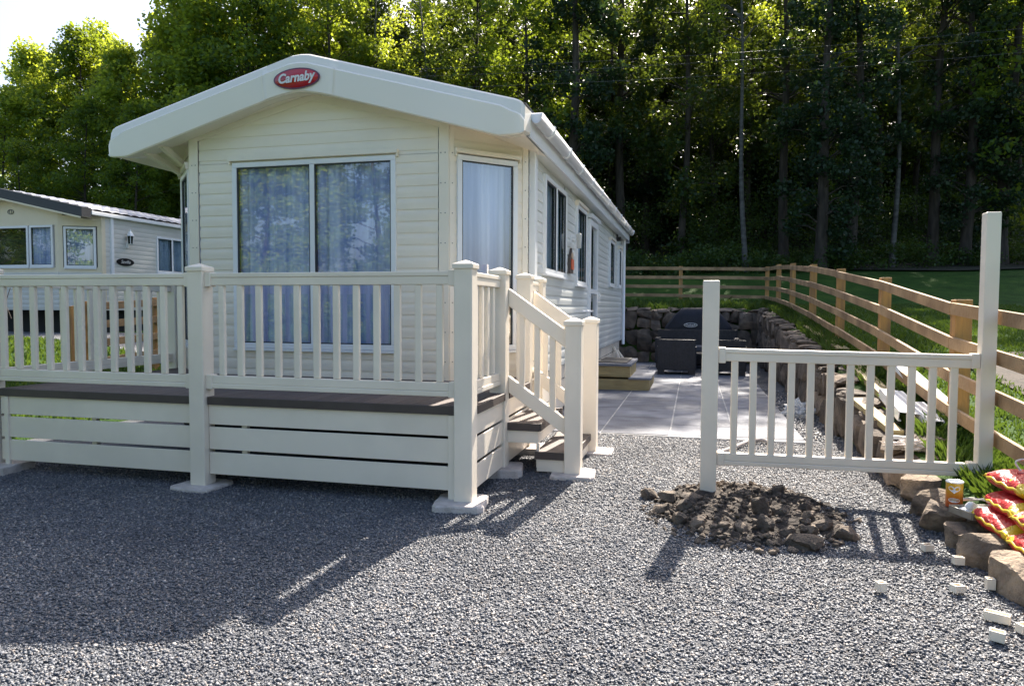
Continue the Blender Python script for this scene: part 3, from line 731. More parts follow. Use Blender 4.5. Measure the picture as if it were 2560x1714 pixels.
oi = MB(); oi.obox(To, -0.09, 0.09, 0.05, 0.2, 0.05, 0.07); oi.build('ornament_panel', M['orange'], oo, bevel=0.01)
oi = MB(); disc(oi, lambda a, z, o=0.0: To(a, 0.25+z, 0.05+o), 0.045, 0.045, 0, 0.015); oi.build('ornament_face', M['inner'], oo)
un = MB(); un.box(XL+0.25, XR-0.25, 7.2, YB-0.2, 0.02, 0.70); un.build('chassis', M['dark'], cvn)
un = MB(); un.box(XL+0.02, XR-0.02, 7.55, YB-0.02, 0.70, 0.74); un.box(-5.4, -2.43, YF+0.02, 7.6, 0.70, 0.74); un.build('floor_pan', M['dark'], cvn)
for k in range(3):
    sk = MB(); sk.box(XR-0.05, XR-0.03, 7.62, YB-0.05, 0.10+0.205*k, 0.10+0.205*k+0.19); sk.build('skirting_board', M['pvc'], cvn, bevel=0.004)
ln = MB(); ln.bar((XR+0.30, 16.35, 0.03), (XR-0.0, 16.45, 0.62), 0.03, 0.20, up=(0,1,0)); o = ln.build('plastic_board', M['pvc'], None, bevel=0.004)
props(o, 'cream plastic skirting board leaning on the far end of the caravan side, the taller one', 'board')
ln = MB(); ln.bar((XR+0.36, 17.1, 0.03), (XR+0.0, 17.2, 0.50), 0.03, 0.22, up=(0,1,0)); o = ln.build('plastic_board', M['pvc'], None, bevel=0.004)
props(o, 'shorter cream plastic skirting board leaning nearest the white downpipe', 'board')

# ------------------------------------------------------------------ deck
deck = thing('deck', (-3.8, 6.0, 0), 'raised cream deck with brown boards, baluster railings and side steps before the large caravan', 'deck')
ZD, ZC, ZT = 0.76, 1.846, 1.773
W = 0.142
def post(x, y, zb, zc, parent=deck, w=W, cap=True):
    p = MB(); p.box(x, x+w, y, y+w, zb, zc-0.055 if cap else zc); po = p.build('post', M['pvc'], parent, bevel=0.008)
    if cap:
        c = MB(); e = 0.010; z = zc-0.058
        c.v += [(x-e,y-e,z),(x+w+e,y-e,z),(x+w+e,y+w+e,z),(x-e,y+w+e,z),(x-e,y-e,z+0.035),(x+w+e,y-e,z+0.035),(x+w+e,y+w+e,z+0.035),(x-e,y+w+e,z+0.035),(x+w/2,y+w/2,z+0.068)]
        c.f += [[3,2,1,0],[0,1,5,4],[1,2,6,5],[2,3,7,6],[3,0,4,7],[4,5,8],[5,6,8],[6,7,8],[7,4,8]]
        c.build('post_cap', M['pvc'], po, bevel=0.004)
    return po
XA = -1.725
for (x, y, zb, zc) in ((XA,5.04,0.035,ZC), (-4.025,5.04,0.0,ZC), (-6.225,5.04,0.06,ZC), (XA,6.005,0.09,ZC), (XA,6.972,0.09,ZC), (XA,7.60,0.09,ZC-0.01), (-6.19,7.36,0.5,ZC), (-1.072,6.07,0.05,1.41), (-1.072,7.10,0.05,1.41)):
    post(x, y, zb, zc)
def rail_x(x0, x1, y, zt, zb, parent=deck, n=12, xsb=None, hb=0.055):
    """railing bay along X between posts; returns nothing"""
    r = MB(); r.box(x0, x1, y-0.032, y+0.032, zt-0.036, zt); r.box(x0, x1, y-0.026, y+0.026, zt-0.10, zt-0.0365); r.build('top_rail', M['pvc'], parent, bevel=0.006)
    r = MB(); r.box(x0, x1, y-0.026, y+0.026, zb-0.065, zb); r.box(x0, x1, y-0.033, y+0.033, zb-0.105, zb-0.0655); r.build('bottom_rail', M['pvc'], parent, bevel=0.006)
    for xx in (x0, x1-0.055):
        r = MB(); r.box(xx, xx+0.055, y-0.040, y+0.040, zt-0.110, zt+0.008); r.build('rail_bracket', M['pvc'], parent, bevel=0.006)
        r = MB(); r.box(xx, xx+0.055, y-0.040, y+0.040, zb-0.112, zb+0.008); r.build('rail_bracket', M['pvc'], parent, bevel=0.006)
    for xb in xsb or [x0+(x1-x0)*(i+1)/(n+1) for i in range(n)]:
        r = MB(); r.box(xb-hb/2, xb+hb/2, y-0.019, y+0.019, zb, zt-0.10); r.build('baluster', M['pvc'], parent, bevel=0.010)
def rail_y(y0, y1, x, zt, zb, parent=deck, n=4):
    r = MB(); r.box(x-0.032, x+0.032, y0, y1, zt-0.036, zt); r.box(x-0.026, x+0.026, y0, y1, zt-0.10, zt-0.0365); r.build('top_rail', M['pvc'], parent, bevel=0.006)
    r = MB(); r.box(x-0.026, x+0.026, y0, y1, zb-0.065, zb); r.box(x-0.033, x+0.033, y0, y1, zb-0.105, zb-0.0655); r.build('bottom_rail', M['pvc'], parent, bevel=0.006)
    for i in range(n):
        yb = y0+(y1-y0)*(i+1)/(n+1); r = MB(); r.box(x-0.019, x+0.019, yb-0.0275, yb+0.0275, zb, zt-0.10); r.build('baluster', M['pvc'], parent, bevel=0.010)
YR = 5.04+W/2
rail_x(-4.025+W, XA, YR, ZT, 0.935, xsb=[-3.745+0.1715*i for i in range(12)])
rail_x(-6.225+W, -4.025, YR, ZT, 0.935, xsb=[-4.14-0.169*i for i in range(12)])
rail_y(5.04+W, 6.005, XA+W/2, ZT, 0.935, n=4)
rail_y(6.972+W, 7.60, XA+W/2, ZT, 0.935, n=2)
rail_y(5.04+W, 7.36, -6.19+W/2, ZT, 0.935, n=12)
# floor boards run front to back
x = -6.06; k = 0
fb = MB()
while x < -1.60:
    x1 = min(x+0.142, -1.60); fb.box(x, x1-0.005, 5.10, 7.62, ZD-0.024, ZD-0.002); x = x1
fb.build('deck_floor', M['board'], deck, bevel=0.002)
e = MB()
e.box(-6.05, -4.03, 5.075, 5.098, ZD-0.066, ZD); e.box(-3.875, XA-0.002, 5.075, 5.098, ZD-0.066, ZD); e.box(-1.60, -1.577, 5.19, 6.0, ZD-0.066, ZD); e.box(-1.60, -1.577, 6.15, 6.965, ZD-0.066, ZD)
e.build('edge_board', M['edge'], deck, bevel=0.004)
for z0_, z1_ in ((0.529, 0.692), (0.322, 0.507), (0.114, 0.297)):
    for x0_, x1_ in ((-6.05, -4.03), (-3.88, -1.785)):
        s = MB(); s.box(x0_, x1_, 5.10, 5.118, z0_, z1_); s.build('skirting_board', M['pvc'], deck, bevel=0.004)
    s = MB(); s.box(-1.62, -1.602, 5.19, 6.0, z0_, z1_); s.build('skirting_board', M['pvc'], deck, bevel=0.004)
    s = MB(); s.box(-1.62, -1.602, 6.15, 6.965, z0_, z1_); s.build('skirting_board', M['pvc'], deck, bevel=0.004)
for q0, q1, q2, q3 in ((-6.0, -5.955, 5.085, 5.115), (-1.785, -1.727, 5.085, 5.115), (-3.60, -3.55, 5.14, 5.18), (-5.1, -5.05, 5.14, 5.18)): MB().box(q0, q1, q2, q3, 0.02 if q0 in (-1.785, -6.0) else 0.13, 0.69).build('batten', M['pvc'], deck, bevel=0.003)
s = MB()
for yy in (5.3, 6.2, 7.2): s.box(-5.95, -1.64, yy, yy+0.05, 0.55, 0.73)
s.build('joist', M['dark'], deck)
# steps
for (x0_, x1_, z_) in ((-1.60, -1.30, 0.487), (-1.33, -1.00, 0.243)):
    s = MB(); s.box(x0_, x1_, 6.10, 7.16, z_-0.03, z_); s.build('step_tread', M['board'], deck, bevel=0.003)
    s = MB(); s.box(x0_-0.004, x1_+0.006, 6.085, 6.102, z_-0.065, z_+0.002); s.box(x1_, x1_+0.018, 6.10, 7.18, z_-0.065, z_+0.002); s.build('step_nosing', M['edge'], deck, bevel=0.003)
    s = MB(); s.box(x0_+0.01, x1_-0.01, 6.105, 6.125, z_-0.175, z_-0.066); s.box(x1_-0.03, x1_-0.008, 6.126, 7.14, z_-0.175, z_-0.066); s.build('riser', M['pvc'], deck, bevel=0.003)
s = MB(); s.box(-1.325, -1.30, 6.11, 6.14, 0.10, 0.31); s.build('batten', M['pvc'], deck)
for yr in (6.07+W/2, 7.10+W/2):
    p0, p1 = (XA+W, yr), (-1.072, yr)
    def zline(x, a, b_): return a + (b_-a)*(x-p0[0])/(p1[0]-p0[0])
    s = MB(); s.vbar((p0[0], yr, 1.672), (p1[0], yr, 1.312), 0.062, 0.155); s.build('top_rail', M['pvc'], deck, bevel=0.008)
    s = MB(); s.vbar((p0[0], yr, 0.90), (p1[0], yr, 0.54), 0.062, 0.145); s.build('bottom_rail', M['pvc'], deck, bevel=0.008)
    for i in range(3):
        xb = p0[0]+(p1[0]-p0[0])*(i+0.85)/3.7
        s = MB(); s.box(xb-0.027, xb+0.027, yr-0.019, yr+0.019, zline(xb, 0.86, 0.50), zline(xb, 1.55, 1.19)); s.build('baluster', M['pvc'], deck, bevel=0.010)
# paving pads under the posts
def slab_pts(b_, x, y, z0, z1, w, rot):
    n = 28; ring = []
    for k in range(n):
        t_ = 2*pi*k/n; q = 1/max(abs(cos(t_)), abs(sin(t_))); q = min(q, 1.36)*w/2*(1+0.03*noise.noise(Vector((cos(t_)*3+x, sin(t_)*3+y, 0))))
        ring.append((cos(t_)*q, sin(t_)*q))
    base = len(b_.v)
    for zz, kk in ((z0, 1.02), (z1-0.010, 1.0), (z1, 0.965)):
        for a, b2 in ring: b_.v.append((x+(a*cos(rot)-b2*sin(rot))*kk, y+(a*sin(rot)+b2*cos(rot))*kk, zz))
    for l_ in range(2):
        for k in range(n): k2 = (k+1) % n; b_.f.append([base+l_*n+k, base+l_*n+k2, base+(l_+1)*n+k2, base+(l_+1)*n+k])
    b_.f.append([base+2*n+k for k in range(n)])
def pad(x, y, z0, z1, label, w=0.30, rot=0.1, dx=0, dy=0):
    b_ = MB(); w *= 1.12; b_.grid(lambda u, v: (x+(u-0.5)*w, y+(v-0.5)*w, 0), 1, 1); b_ = MB(); slab_pts(b_, x, y, z0, z1+0.012, w, rot)
    o = b_.build('paving_pad', M['concrete'], None); props(o, label, 'paving slab', 'concrete pads under the deck posts'); return o
hw = W/2
pad(XA+hw-0.03, 5.04+hw-0.02, -0.02, 0.040, 'pale concrete pad under the front corner post nearest the camera', 0.34, 0.15)
pad(-4.025+hw, 5.04+hw-0.01, -0.04, 0.004+0.012, 'pale concrete pad under the middle front deck post', 0.34, -0.1)
pad(-6.16+hw, 5.04+hw, 0.0, 0.065, 'pale concrete pad under the front left deck post at the picture edge', 0.36, 0.05)
pad(XA+hw+0.03, 6.005+hw, 0.03, 0.095, 'pale concrete pad under the deck post where the side steps begin', 0.32, 0.2)
pad(XA+hw+0.05, 6.972+hw, 0.03, 0.095, 'concrete pad under the rear deck post behind the steps', 0.32, 0.0)
pad(-1.072+hw, 6.07+hw, 0.0, 0.058, 'pale pinkish concrete pad under the near foot post of the steps', 0.34, 0.1)
pad(-1.072+hw+0.05, 7.10+hw, 0.0, 0.058, 'pale concrete pad under the far foot post of the steps', 0.32, 0.0)
rb = MB(); rb.stone((-1.28, 6.9, 0.06), (0.22, 0.11, 0.05), (0, 0, 0.4), seed=4, rough=0.05); o = rb.build('brick', M['orange']); props(o, 'orange-red brick lying on the gravel under the deck steps', 'brick')

# ------------------------------------------------------------------ railing panel being fitted on the right
gp = thing('railing_panel', (1.1, 5.98, 0), 'cream plastic baluster railing panel with uncapped posts, half set in dug soil on the right', 'railing')
p = MB(); p.box(0.068, 0.196, 5.95, 6.078, -0.10, 1.725); p.build('post', M['pvc'], gp, bevel=0.006)
p = MB(); p.box(2.060, 2.157, 5.955, 6.055, 0.10, 2.213); p.build('post', M['pvc'], gp, bevel=0.006)['label'] = 'taller right-hand post without a cap'
def sl(x): return -0.0045*(x-0.2)/1.83*2
yq = 6.012
r = MB(); r.vbar((0.196, yq, 1.183), (2.062, yq, 1.165), 0.066, 0.036); r.vbar((0.196, yq, 1.1465), (2.062, yq, 1.1285), 0.054, 0.064); r.build('top_rail', M['pvc'], gp, bevel=0.006)
r = MB(); r.vbar((0.196, yq, 0.338), (2.062, yq, 0.352), 0.054, 0.062); r.vbar((0.196, yq, 0.2755), (2.062, yq, 0.2895), 0.068, 0.036); r.build('bottom_rail', M['pvc'], gp, bevel=0.006)
for xx in (0.198, 2.004):
    r = MB(); r.box(xx, xx+0.055, yq-0.042, yq+0.042, 1.066, 1.192 if xx < 1 else 1.175); r.build('rail_bracket', M['pvc'], gp, bevel=0.006)
    r = MB(); r.box(xx, xx+0.055, yq-0.042, yq+0.042, 0.235 if xx < 1 else 0.25, 0.343 if xx < 1 else 0.362); r.build('rail_bracket', M['pvc'], gp, bevel=0.006)
for i in range(12):
    xb = 0.196 + 1.832*(i+0.9)/12.8; r = MB(); r.box(xb-0.027, xb+0.027, yq-0.019, yq+0.019, 0.336, 1.085); r.build('baluster', M['pvc'], gp, bevel=0.010)

# ------------------------------------------------------------------ patio
mb = MB(); rnd = random.Random(5)
colx = [-1.90, -1.06, -0.255, 0.485, 1.236]
for ci in range(4):
    y = 8.40 + 0.02*ci + (0.03*ci); first = True
    while y < 19.6:
        l = rnd.choice([0.45, 0.6, 0.6, 0.75]); y1 = min(y+l, 19.6)
        dz = rnd.uniform(0, 0.004); mb.box(colx[ci]+0.010, colx[ci+1]-0.010, y+0.007, y1-0.007, -0.02, 0.030+dz); y = y1
pt = mb.build('patio', M['patio'], None, bevel=0.004); props(pt, kind='structure', label='light grey paved patio beside the caravan')
props(MB().box(-1.88, 1.23, 8.42, 19.58, -0.01, 0.027).build('patio_joints', M['joint']), kind='structure', label='pale mortar joints between the patio slabs')
# timber steps to the door
ts = thing('timber_steps', (-1.2, 13.5, 0.03), 'two-tier timber sleeper steps with grey slab tops at the caravan side door', 'steps')
mb = MB(); mb.box(-1.72, -0.76, 12.95, 14.6, 0.03, 0.225); mb.build('lower_frame', M['sleeper'], ts, bevel=0.006)
mb = MB(); mb.box(-1.72, -1.10, 12.97, 14.4, 0.262, 0.29); mb.box(-1.72, -1.10, 12.97, 14.4, 0.292, 0.46); mb.build('upper_frame', M['sleeper'], ts, bevel=0.006)
mb = MB(); mb.box(-1.12, -0.72, 12.90, 14.62, 0.227, 0.262); mb.build('lower_slab', M['patio'], ts, bevel=0.005)
mb = MB(); mb.box(-1.73, -1.07, 12.90, 14.45, 0.462, 0.51); mb.build('upper_slab', M['patio'], ts, bevel=0.005)
mb = MB(); mb.box(-1.70, -1.16, 13.05, 14.3, 0.512, 0.53); o = mb.build('door_mat', M['rattan'], None, bevel=0.004); props(o, 'dark door mat on top of the timber steps', 'door mat')

# ------------------------------------------------------------------ rattan furniture
def rattan_panel(mb, x0, x1, y0, y1, z0, z1, ax):
    """ribbed weave panel: box with vertical ribs on the outside"""
    mb.box(x0, x1, y0, y1, z0, z1)
    if ax == 'y':
        n = int((x1-x0)/0.035)
        for i in range(n):
            a = x0+(x1-x0)*(i+0.2)/n; mb.box(a, a+(x1-x0)/n*0.6, y0-0.006, y0, z0+0.01, z1-0.01)
def seat(name, wd, label, cat, grp=None):
    t_ = thing(name, (0,0,0), label, cat, grp)
    mb = MB(); rattan_panel(mb, -wd/2+0.02, wd/2-0.02, -0.38, -0.28, 0.10, 0.78, 'y'); mb.build('backrest', M['rattan'], t_, bevel=0.012, local=True)
    for sx in (-1, 1):
        mb = MB(); x0_ = sx*wd/2; mb.box(min(x0_, x0_-sx*0.12), max(x0_, x0_-sx*0.12), -0.36, 0.42, 0.10, 0.62); mb.build('armrest', M['rattan'], t_, bevel=0.012, local=True)
    mb = MB(); rattan_panel(mb, -wd/2+0.12, wd/2-0.12, -0.28, 0.40, 0.10, 0.34, 'y'); mb.build('seat_base', M['rattan'], t_, bevel=0.01, local=True)
    mb = MB(); mb.box(-wd/2+0.13, wd/2-0.13, -0.26, 0.40, 0.345, 0.46); mb.build('cushion', M['cushion'], t_, bevel=0.03, local=True)
    for sx in (-1, 1):
        for yy in (-0.34, 0.34):
            mb = MB(); mb.box(sx*(wd/2-0.09)-0.07, sx*(wd/2-0.09)+0.07, yy-0.03, yy+0.03, 0.0, 0.10); mb.build('leg', M['rattan'], t_, local=True)
    return t_
c1 = seat('rattan_armchair', 0.86, 'dark grey ribbed rattan armchair seen from behind, left of the tall cream railing post', 'armchair', 'rattan armchairs on the patio')
c2 = copy_tree(c1); c1.location = (-0.37, 16.66, 0.034); c1.rotation_euler = (0, 0, 0.02)
c2.location = (0.72, 16.75, 0.034); c2.rotation_euler = (0, 0, -0.06)
c2['label'] = 'dark grey ribbed rattan armchair seen from behind, behind the railing panel near the stone wall'
s3 = seat('rattan_sofa', 2.0, 'dark rattan two-seat sofa facing the camera at the back of the patio', 'sofa')
s3.location = (0.08, 18.45, 0.034); s3.rotation_euler = (0, 0, pi); s3.scale = (1, 1, 1.2)
mb = MB(); mb.box(-0.5, 0.66, 17.35, 17.85, 0.40, 0.45)
tb = thing('rattan_table', (0.05, 17.5, 0.034), 'low dark rattan coffee table between the armchairs and the sofa', 'table')
mb.build('tabletop', M['rattan'], tb, bevel=0.006)
for sx in (-0.42, 0.58):
    for sy in (17.42, 17.78): MB().box(sx-0.04, sx+0.04, sy-0.04, sy+0.04, 0.034, 0.40).build('leg', M['rattan'], tb)
# covered barbecue
bq = thing('covered_barbecue', (0.11, 19.35, 0.034), 'barbecue under a black fitted cover with a white oval logo behind the sofa', 'barbecue')
sec = [(0.0, 0.86, 0.30), (0.70, 0.86, 0.30), (0.98, 0.84, 0.30), (1.05, 0.80, 0.29), (1.30, 0.60, 0.26), (1.43, 0.46, 0.20), (1.49, 0.40, 0.12), (1.50, 0.0, 0.0)]
mb = MB(); n = 36
for z, rx, ry in sec:
    for k in range(n):
        t_ = 2*pi*k/n; ct, st = cos(t_), sin(t_)
        e = 0.35; sx_ = math.copysign(abs(ct)**e, ct); sy_ = math.copysign(abs(st)**e, st)
        wv = 0.012*sin(k*2.1+z*5)*(1 if rx > 0 else 0)
        mb.v.append((0.11+sx_*(rx+wv), 19.35+sy_*(ry+wv), 0.034+z))
for i in range(len(sec)-1):
    for k in range(n):
        k2 = (k+1) % n; mb.f.append([i*n+k, i*n+k2, (i+1)*n+k2, (i+1)*n+k])
cvo = mb.build('cover', M['cover'], bq, smooth=True)
Tq = lambda a, z, o=0.0: Vector((-0.08+a, 19.35-0.325-o, 1.08+z))
lg = disc(MB(), Tq, 0.17, 0.055, -0.01, 0.0).build('logo', M['white'], cvo)
disc(MB(), Tq, 0.155, 0.043, 0.0, 0.003).build('logo_field', M['cover'], lg)
text_mesh('logo_lettering', 'Outback', 0.072, lambda a, z, o=0: Tq(a, z, o+0.006), M['white'], lg, bold=0.001)

# ------------------------------------------------------------------ stone walls and boulders
def stone_face(mb, P0, P1, ztop, thick, seed, inward):
    """face of rough blocks between two ground points, height ztop(t)"""
    rnd = random.Random(seed); P0 = Vector(P0); P1 = Vector(P1); d = (P1-P0); L_ = d.length; u = d.normalized(); ang = atan2(u.y, u.x)
    a = 0.0
    while a < L_:
        wd = rnd.uniform(0.28, 0.62); t_ = min(1, (a+wd/2)/L_); zt = ztop(t_); c = P0+u*(a+wd/2)
        z = 0.0; rows = max(1, int(round(zt/rnd.uniform(0.28, 0.5))))
        hs = [rnd.uniform(0.7, 1.3) for _ in range(rows)]; sm = sum(hs)
        for h_ in hs:
            h_ = h_/sm*zt
            if rnd.random() < 0.35 and wd > 0.4:
                for q in (-0.25, 0.25): mb.stone((c.x+u.x*wd*q+inward[0]*rnd.uniform(0, .05), c.y+u.y*wd*q+inward[1]*rnd.uniform(0, .05), z+h_/2), (wd*0.51, thick, h_*1.04), (rnd.uniform(-.08,.08), rnd.uniform(-.12,.12), ang+rnd.uniform(-.12,.12)), seed=rnd.random()*90, rough=0.10, ball=0.12, facets=7)
            else:
                mb.stone((c.x+inward[0]*rnd.uniform(0, .06), c.y+inward[1]*rnd.uniform(0, .06), z+h_/2), (wd*1.04, thick, h_*1.04), (rnd.uniform(-.08,.08), rnd.uniform(-.12,.12), ang+rnd.uniform(-.12,.12)), seed=rnd.random()*90, rough=0.10, ball=0.12, facets=7)
            z += h_
        a += wd*0.97
def cap_stones(mb, P0, P1, ztop, depth, seed, inward, wmin=0.2, wmax=0.5):
    rnd = random.Random(seed); P0 = Vector(P0); P1 = Vector(P1); d = (P1-P0); L_ = d.length; u = d.normalized(); ang = atan2(u.y, u.x); a = 0
    while a < L_:
        wd = rnd.uniform(wmin, wmax); t_ = min(1, (a+wd/2)/L_); b_ = 0.05
        while b_ < depth:
            dd = rnd.uniform(0.18, 0.4); c = P0+u*(a+wd/2+rnd.uniform(-.04,.04))+Vector(inward)*(b_+dd/2-0.02)
            mb.stone((c.x, c.y, ztop(t_)+rnd.uniform(-.03, .045)), (wd*1.1, dd*1.15, rnd.uniform(0.05, 0.12)), (rnd.uniform(-.15,.15), rnd.uniform(-.15,.15), ang+rnd.uniform(-.3,.3)), seed=rnd.random()*80, rough=0.14)
            b_ += dd
        a += wd
mb = MB(); fn_ = lambda t_: max(0.16, Rz(6.4+(20.6-6.4)*t_)-0.02)
stone_face(mb, (1.72, 6.4, 0), (1.76, 20.6, 0), fn_, 0.24, 11, (0.6, 0, 0))
cap_stones(mb, (1.62, 6.4, 0), (1.66, 20.6, 0), fn_, 0.45, 12, (1, 0, 0))
o = mb.build('stone_wall', M['stone'], None, smooth=False); props(o, 'rough dry stone retaining wall running back along the right of the patio', 'stone wall')
mb = MB(); fn2 = lambda t_: 1.46
stone_face(mb, (-6.5, 20.55, 0), (1.7, 20.55, 0), fn2, 0.24, 15, (0, 0.5, 0)); cap_stones(mb, (-6.5, 20.45, 0), (1.8, 20.45, 0), fn2, 0.5, 16, (0, 1, 0))
o = mb.build('stone_wall', M['stone'], None); props(o, 'stone retaining wall across the far end of the patio behind the barbecue', 'stone wall')
BL = [((1.80,6.15,0.08),(0.36,0.42,0.30),'boulder under the right end of the railing panel where the stone wall starts'),
      ((1.78,5.78,0.07),(0.46,0.36,0.26),'large pale boulder under the low rail, behind the orange tin'),
      ((1.68,5.42,0.07),(0.36,0.30,0.22),'sunlit-topped boulder left of the orange tin'),
      ((1.76,5.06,0.04),(0.38,0.30,0.24),'grey boulder just below the metal tray'),
      ((1.74,4.72,0.05),(0.40,0.34,0.28),'brown boulder with a pale chipped spot in front of the tray'),
      ((1.77,4.22,0.04),(0.46,0.62,0.30),'long tan slab boulder in front of the red and yellow sacks'),
      ((1.74,3.86,0.03),(0.36,0.22,0.22),'flat-topped boulder second nearest the right edge'),
      ((1.80,3.55,0.04),(0.50,0.40,0.34),'big rounded brown boulder at the right edge nearest the camera')]
for i, (c, s_, lb) in enumerate(BL):
    mb = MB(); mb.stone(c, s_, (0.05*(i % 3-1), 0.06*((i*2) % 3-1), 0.15*((i*5) % 4-1.5)), seed=i*2.3+1, rough=0.10, sub=12, facets=12)
    o = mb.build('boulder', M['rock'], None, smooth=True); es = o.modifiers.new('split', 'EDGE_SPLIT'); es.split_angle = RAD(28); props(o, lb, 'boulder', 'boulders edging the gravel on the right')
# bed of earth and flat stone behind the boulders
mb = MB()
for i in range(16):
    y = 3.3+i*0.2; mb.stone((2.0+0.22*(i % 2), y, 0.10), (0.42, 0.34, 0.12), (0.05, 0.05, i*0.9), seed=i+40, rough=0.12, sub=4)
o = mb.build('stone_ledge', M['stone'], None); props(o, 'flat stone ledge behind the boulders under the sacks and the tin', 'stone ledge')

# ------------------------------------------------------------------ spoil heap and rubble
def heap_z(x, y):
    dx = (x-0.40)/0.68; dy = (y-5.55)/0.80; r2 = dx*dx+dy*dy
    if r2 >= 1: return -0.03
    z = 0.06*(1-r2)**0.8*(1+0.8*noise.noise(Vector((x*3, y*3, 1))))+0.035*noise.noise(Vector((x*9, y*9, 2)))+0.02*noise.noise(Vector((x*22, y*22, 2)))
    z *= 1-0.8*math.exp(-((x-0.13)**2+(y-5.8)**2)/0.02)
    return z
mb = MB(); mb.grid(lambda u, v: (-0.45+1.75*u, 4.6+1.9*v, max(-0.03, heap_z(-0.45+1.75*u, 4.6+1.9*v))), 90, 90)
o = mb.build('soil_heap', M['soil'], None, smooth=False); props(o, 'low heap of dark dug soil around the foot of the cream railing post', 'soil heap')
mb = MB(); rnd = random.Random(3)
for i in range(1100):
    a = rnd.uniform(0, 2*pi); r_ = sqrt(rnd.random())*1.06; x = 0.38+0.70*r_*cos(a); y = 5.45+0.82*r_*sin(a)
    if abs(x-0.13) < 0.1 and abs(y-6.0) < 0.12: continue
    s_ = rnd.uniform(0.008, 0.042); mb.stone((x, y, max(0.0, heap_z(x, y))+s_*0.2), (s_*1.3, s_, s_*0.8), (rnd.uniform(-.6,.6), rnd.uniform(-.6,.6), rnd.uniform(0,6)), seed=i*0.37, rough=0.15, sub=2)
o = mb.build('rubble', M['rubble'], None); props(o, 'small stones and clods mixed through the dug soil heap', 'rubble', kind='stuff')
RK = [(-0.32,5.66,.15,.13,'angular grey rock at the far left end of the soil heap'), (-0.17,5.55,.16,.11,'tan rock second from the left of the soil heap'), (-0.22,5.30,.17,.08,'flat slanting rock at the left front of the heap'),
      (-0.05,5.36,.13,.10,'pale-topped rock just right of the flat slanting rock'), (-0.08,5.06,.13,.11,'reddish brown rock at the front left corner of the heap'), (0.05,4.98,.13,.11,'olive brown rock beside the reddish one at the front left'),
      (0.0,5.60,.22,.07,'flat dark slab of rock left of the railing post foot'), (0.22,4.97,.10,.07,'small rock at the front middle of the heap'), (0.33,4.95,.12,.09,'brown rock right of the small front middle one'),
      (0.48,5.02,.13,.13,'upright brown rock at the middle front of the heap'), (0.47,5.30,.12,.16,'tall orange-tan rock near the middle of the heap'), (0.46,5.48,.13,.06,'rock with a sunlit top in the middle of the heap'),
      (0.62,5.32,.13,.10,'pale sunlit rock right of the heap centre'), (0.80,5.52,.15,.08,'light brown rock at the back right of the heap'), (0.70,4.80,.26,.11,'long dark brown rock lying lowest at the front right of the heap'),
      (0.62,4.98,.12,.07,'rounded brown pebble rock above the long front rock'), (0.78,5.00,.13,.10,'lumpy brown rock right of the long front rock'), (0.86,5.15,.15,.07,'smooth oval rock on the right side of the heap'),
      (0.80,5.27,.14,.07,'pinkish rock above the smooth oval one'), (0.98,5.02,.19,.12,'orange-brown lump of rock at the right tip of the heap'), (1.14,5.42,.07,.05,'lone small stone in the barred shadow right of the heap'), (0.75,6.05,.12,.05,'lone dark stone on the gravel behind the heap'),
      (0.65,5.85,.14,.08,'dark rock on the back slope of the heap')]
for i, (x, y, s_, h_, lb) in enumerate(RK):
    mb = MB(); mb.stone((x, y, max(0.0, heap_z(x, y))+h_*0.28), (s_*0.9, s_*0.68, h_*0.85), (0.3*((i*3) % 5-2)/2, 0.3*((i*7) % 5-2)/2, i*1.3), seed=i*1.9+5, rough=0.17, sub=6)
    o = mb.build('rock', M['rubble'], None, smooth=True)
    es = o.modifiers.new('split', 'EDGE_SPLIT'); es.split_angle = RAD(32)
    props(o, lb, 'rock', 'rocks dug out with the soil heap')

# ------------------------------------------------------------------ plastic offcuts on the gravel
def offcut(lx, ly, lz, loc, rot, label, th=0.008):
    t_ = thing('plastic_offcut', (loc[0], loc[1], loc[2]+0.004), label, 'offcut', 'cream plastic offcuts on the gravel')
    t_.rotation_euler = rot; t_.scale = (0.82, 0.82, 0.82)
    mb = MB()   # hollow open box section
    mb.box(-lx/2, -lx/2+th, -ly/2, ly/2, 0, lz); mb.box(lx/2-th, lx/2, -ly/2, ly/2, 0, lz); mb.box(-lx/2+th, lx/2-th, -ly/2, -ly/2+th, 0, lz); mb.box(-lx/2+th, lx/2-th, ly/2-th, ly/2, 0, lz)
    mb.build('shell', M['pvc'], t_, bevel=0.0015, local=True)
    MB().box(-lx/2+th+0.001, lx/2-th-0.001, -ly/2+th+0.001, ly/2-th-0.001, 0.002, 0.008).build('inside', M['inner'], t_, local=True)
    return t_
offcut(0.055, 0.05, 0.055, (0.985, 4.10, 0.01), (RAD(0), RAD(0), 0.3), 'solitary cream plastic cube on open gravel, leftmost of the offcuts')
offcut(0.075, 0.05, 0.05, (1.42, 4.86, 0.012), (0.1, 0, 0.4), 'cream offcut with orange inside, in the slatted shadow furthest from the camera')
offcut(0.07, 0.05, 0.055, (1.52, 4.64, 0.012), (-0.05, 0.05, 0.1), 'cream offcut in shade right against the boulders, second furthest')
offcut(0.075, 0.055, 0.045, (1.37, 4.18, 0.012), (0, 0.06, 0.5), 'open cream offcut midway between the solitary cube and the boulders')
offcut(0.05, 0.05, 0.07, (1.555, 4.27, 0.012), (0, 0, 0.0), 'upright cream offcut beside the long tan boulder')
offcut(0.13, 0.055, 0.05, (1.43, 3.83, 0.012), (0, 0, -0.5), 'longest offcut, a white double-chambered piece')
offcut(0.075, 0.055, 0.055, (1.345, 3.60, 0.012), (0, 0.05, -0.4), 'cream offcut nearest the camera, below the longest one')
offcut(0.07, 0.055, 0.05, (1.50, 3.72, 0.012), (0.0, 0, 0.4), 'cream offcut cut by the right picture edge')

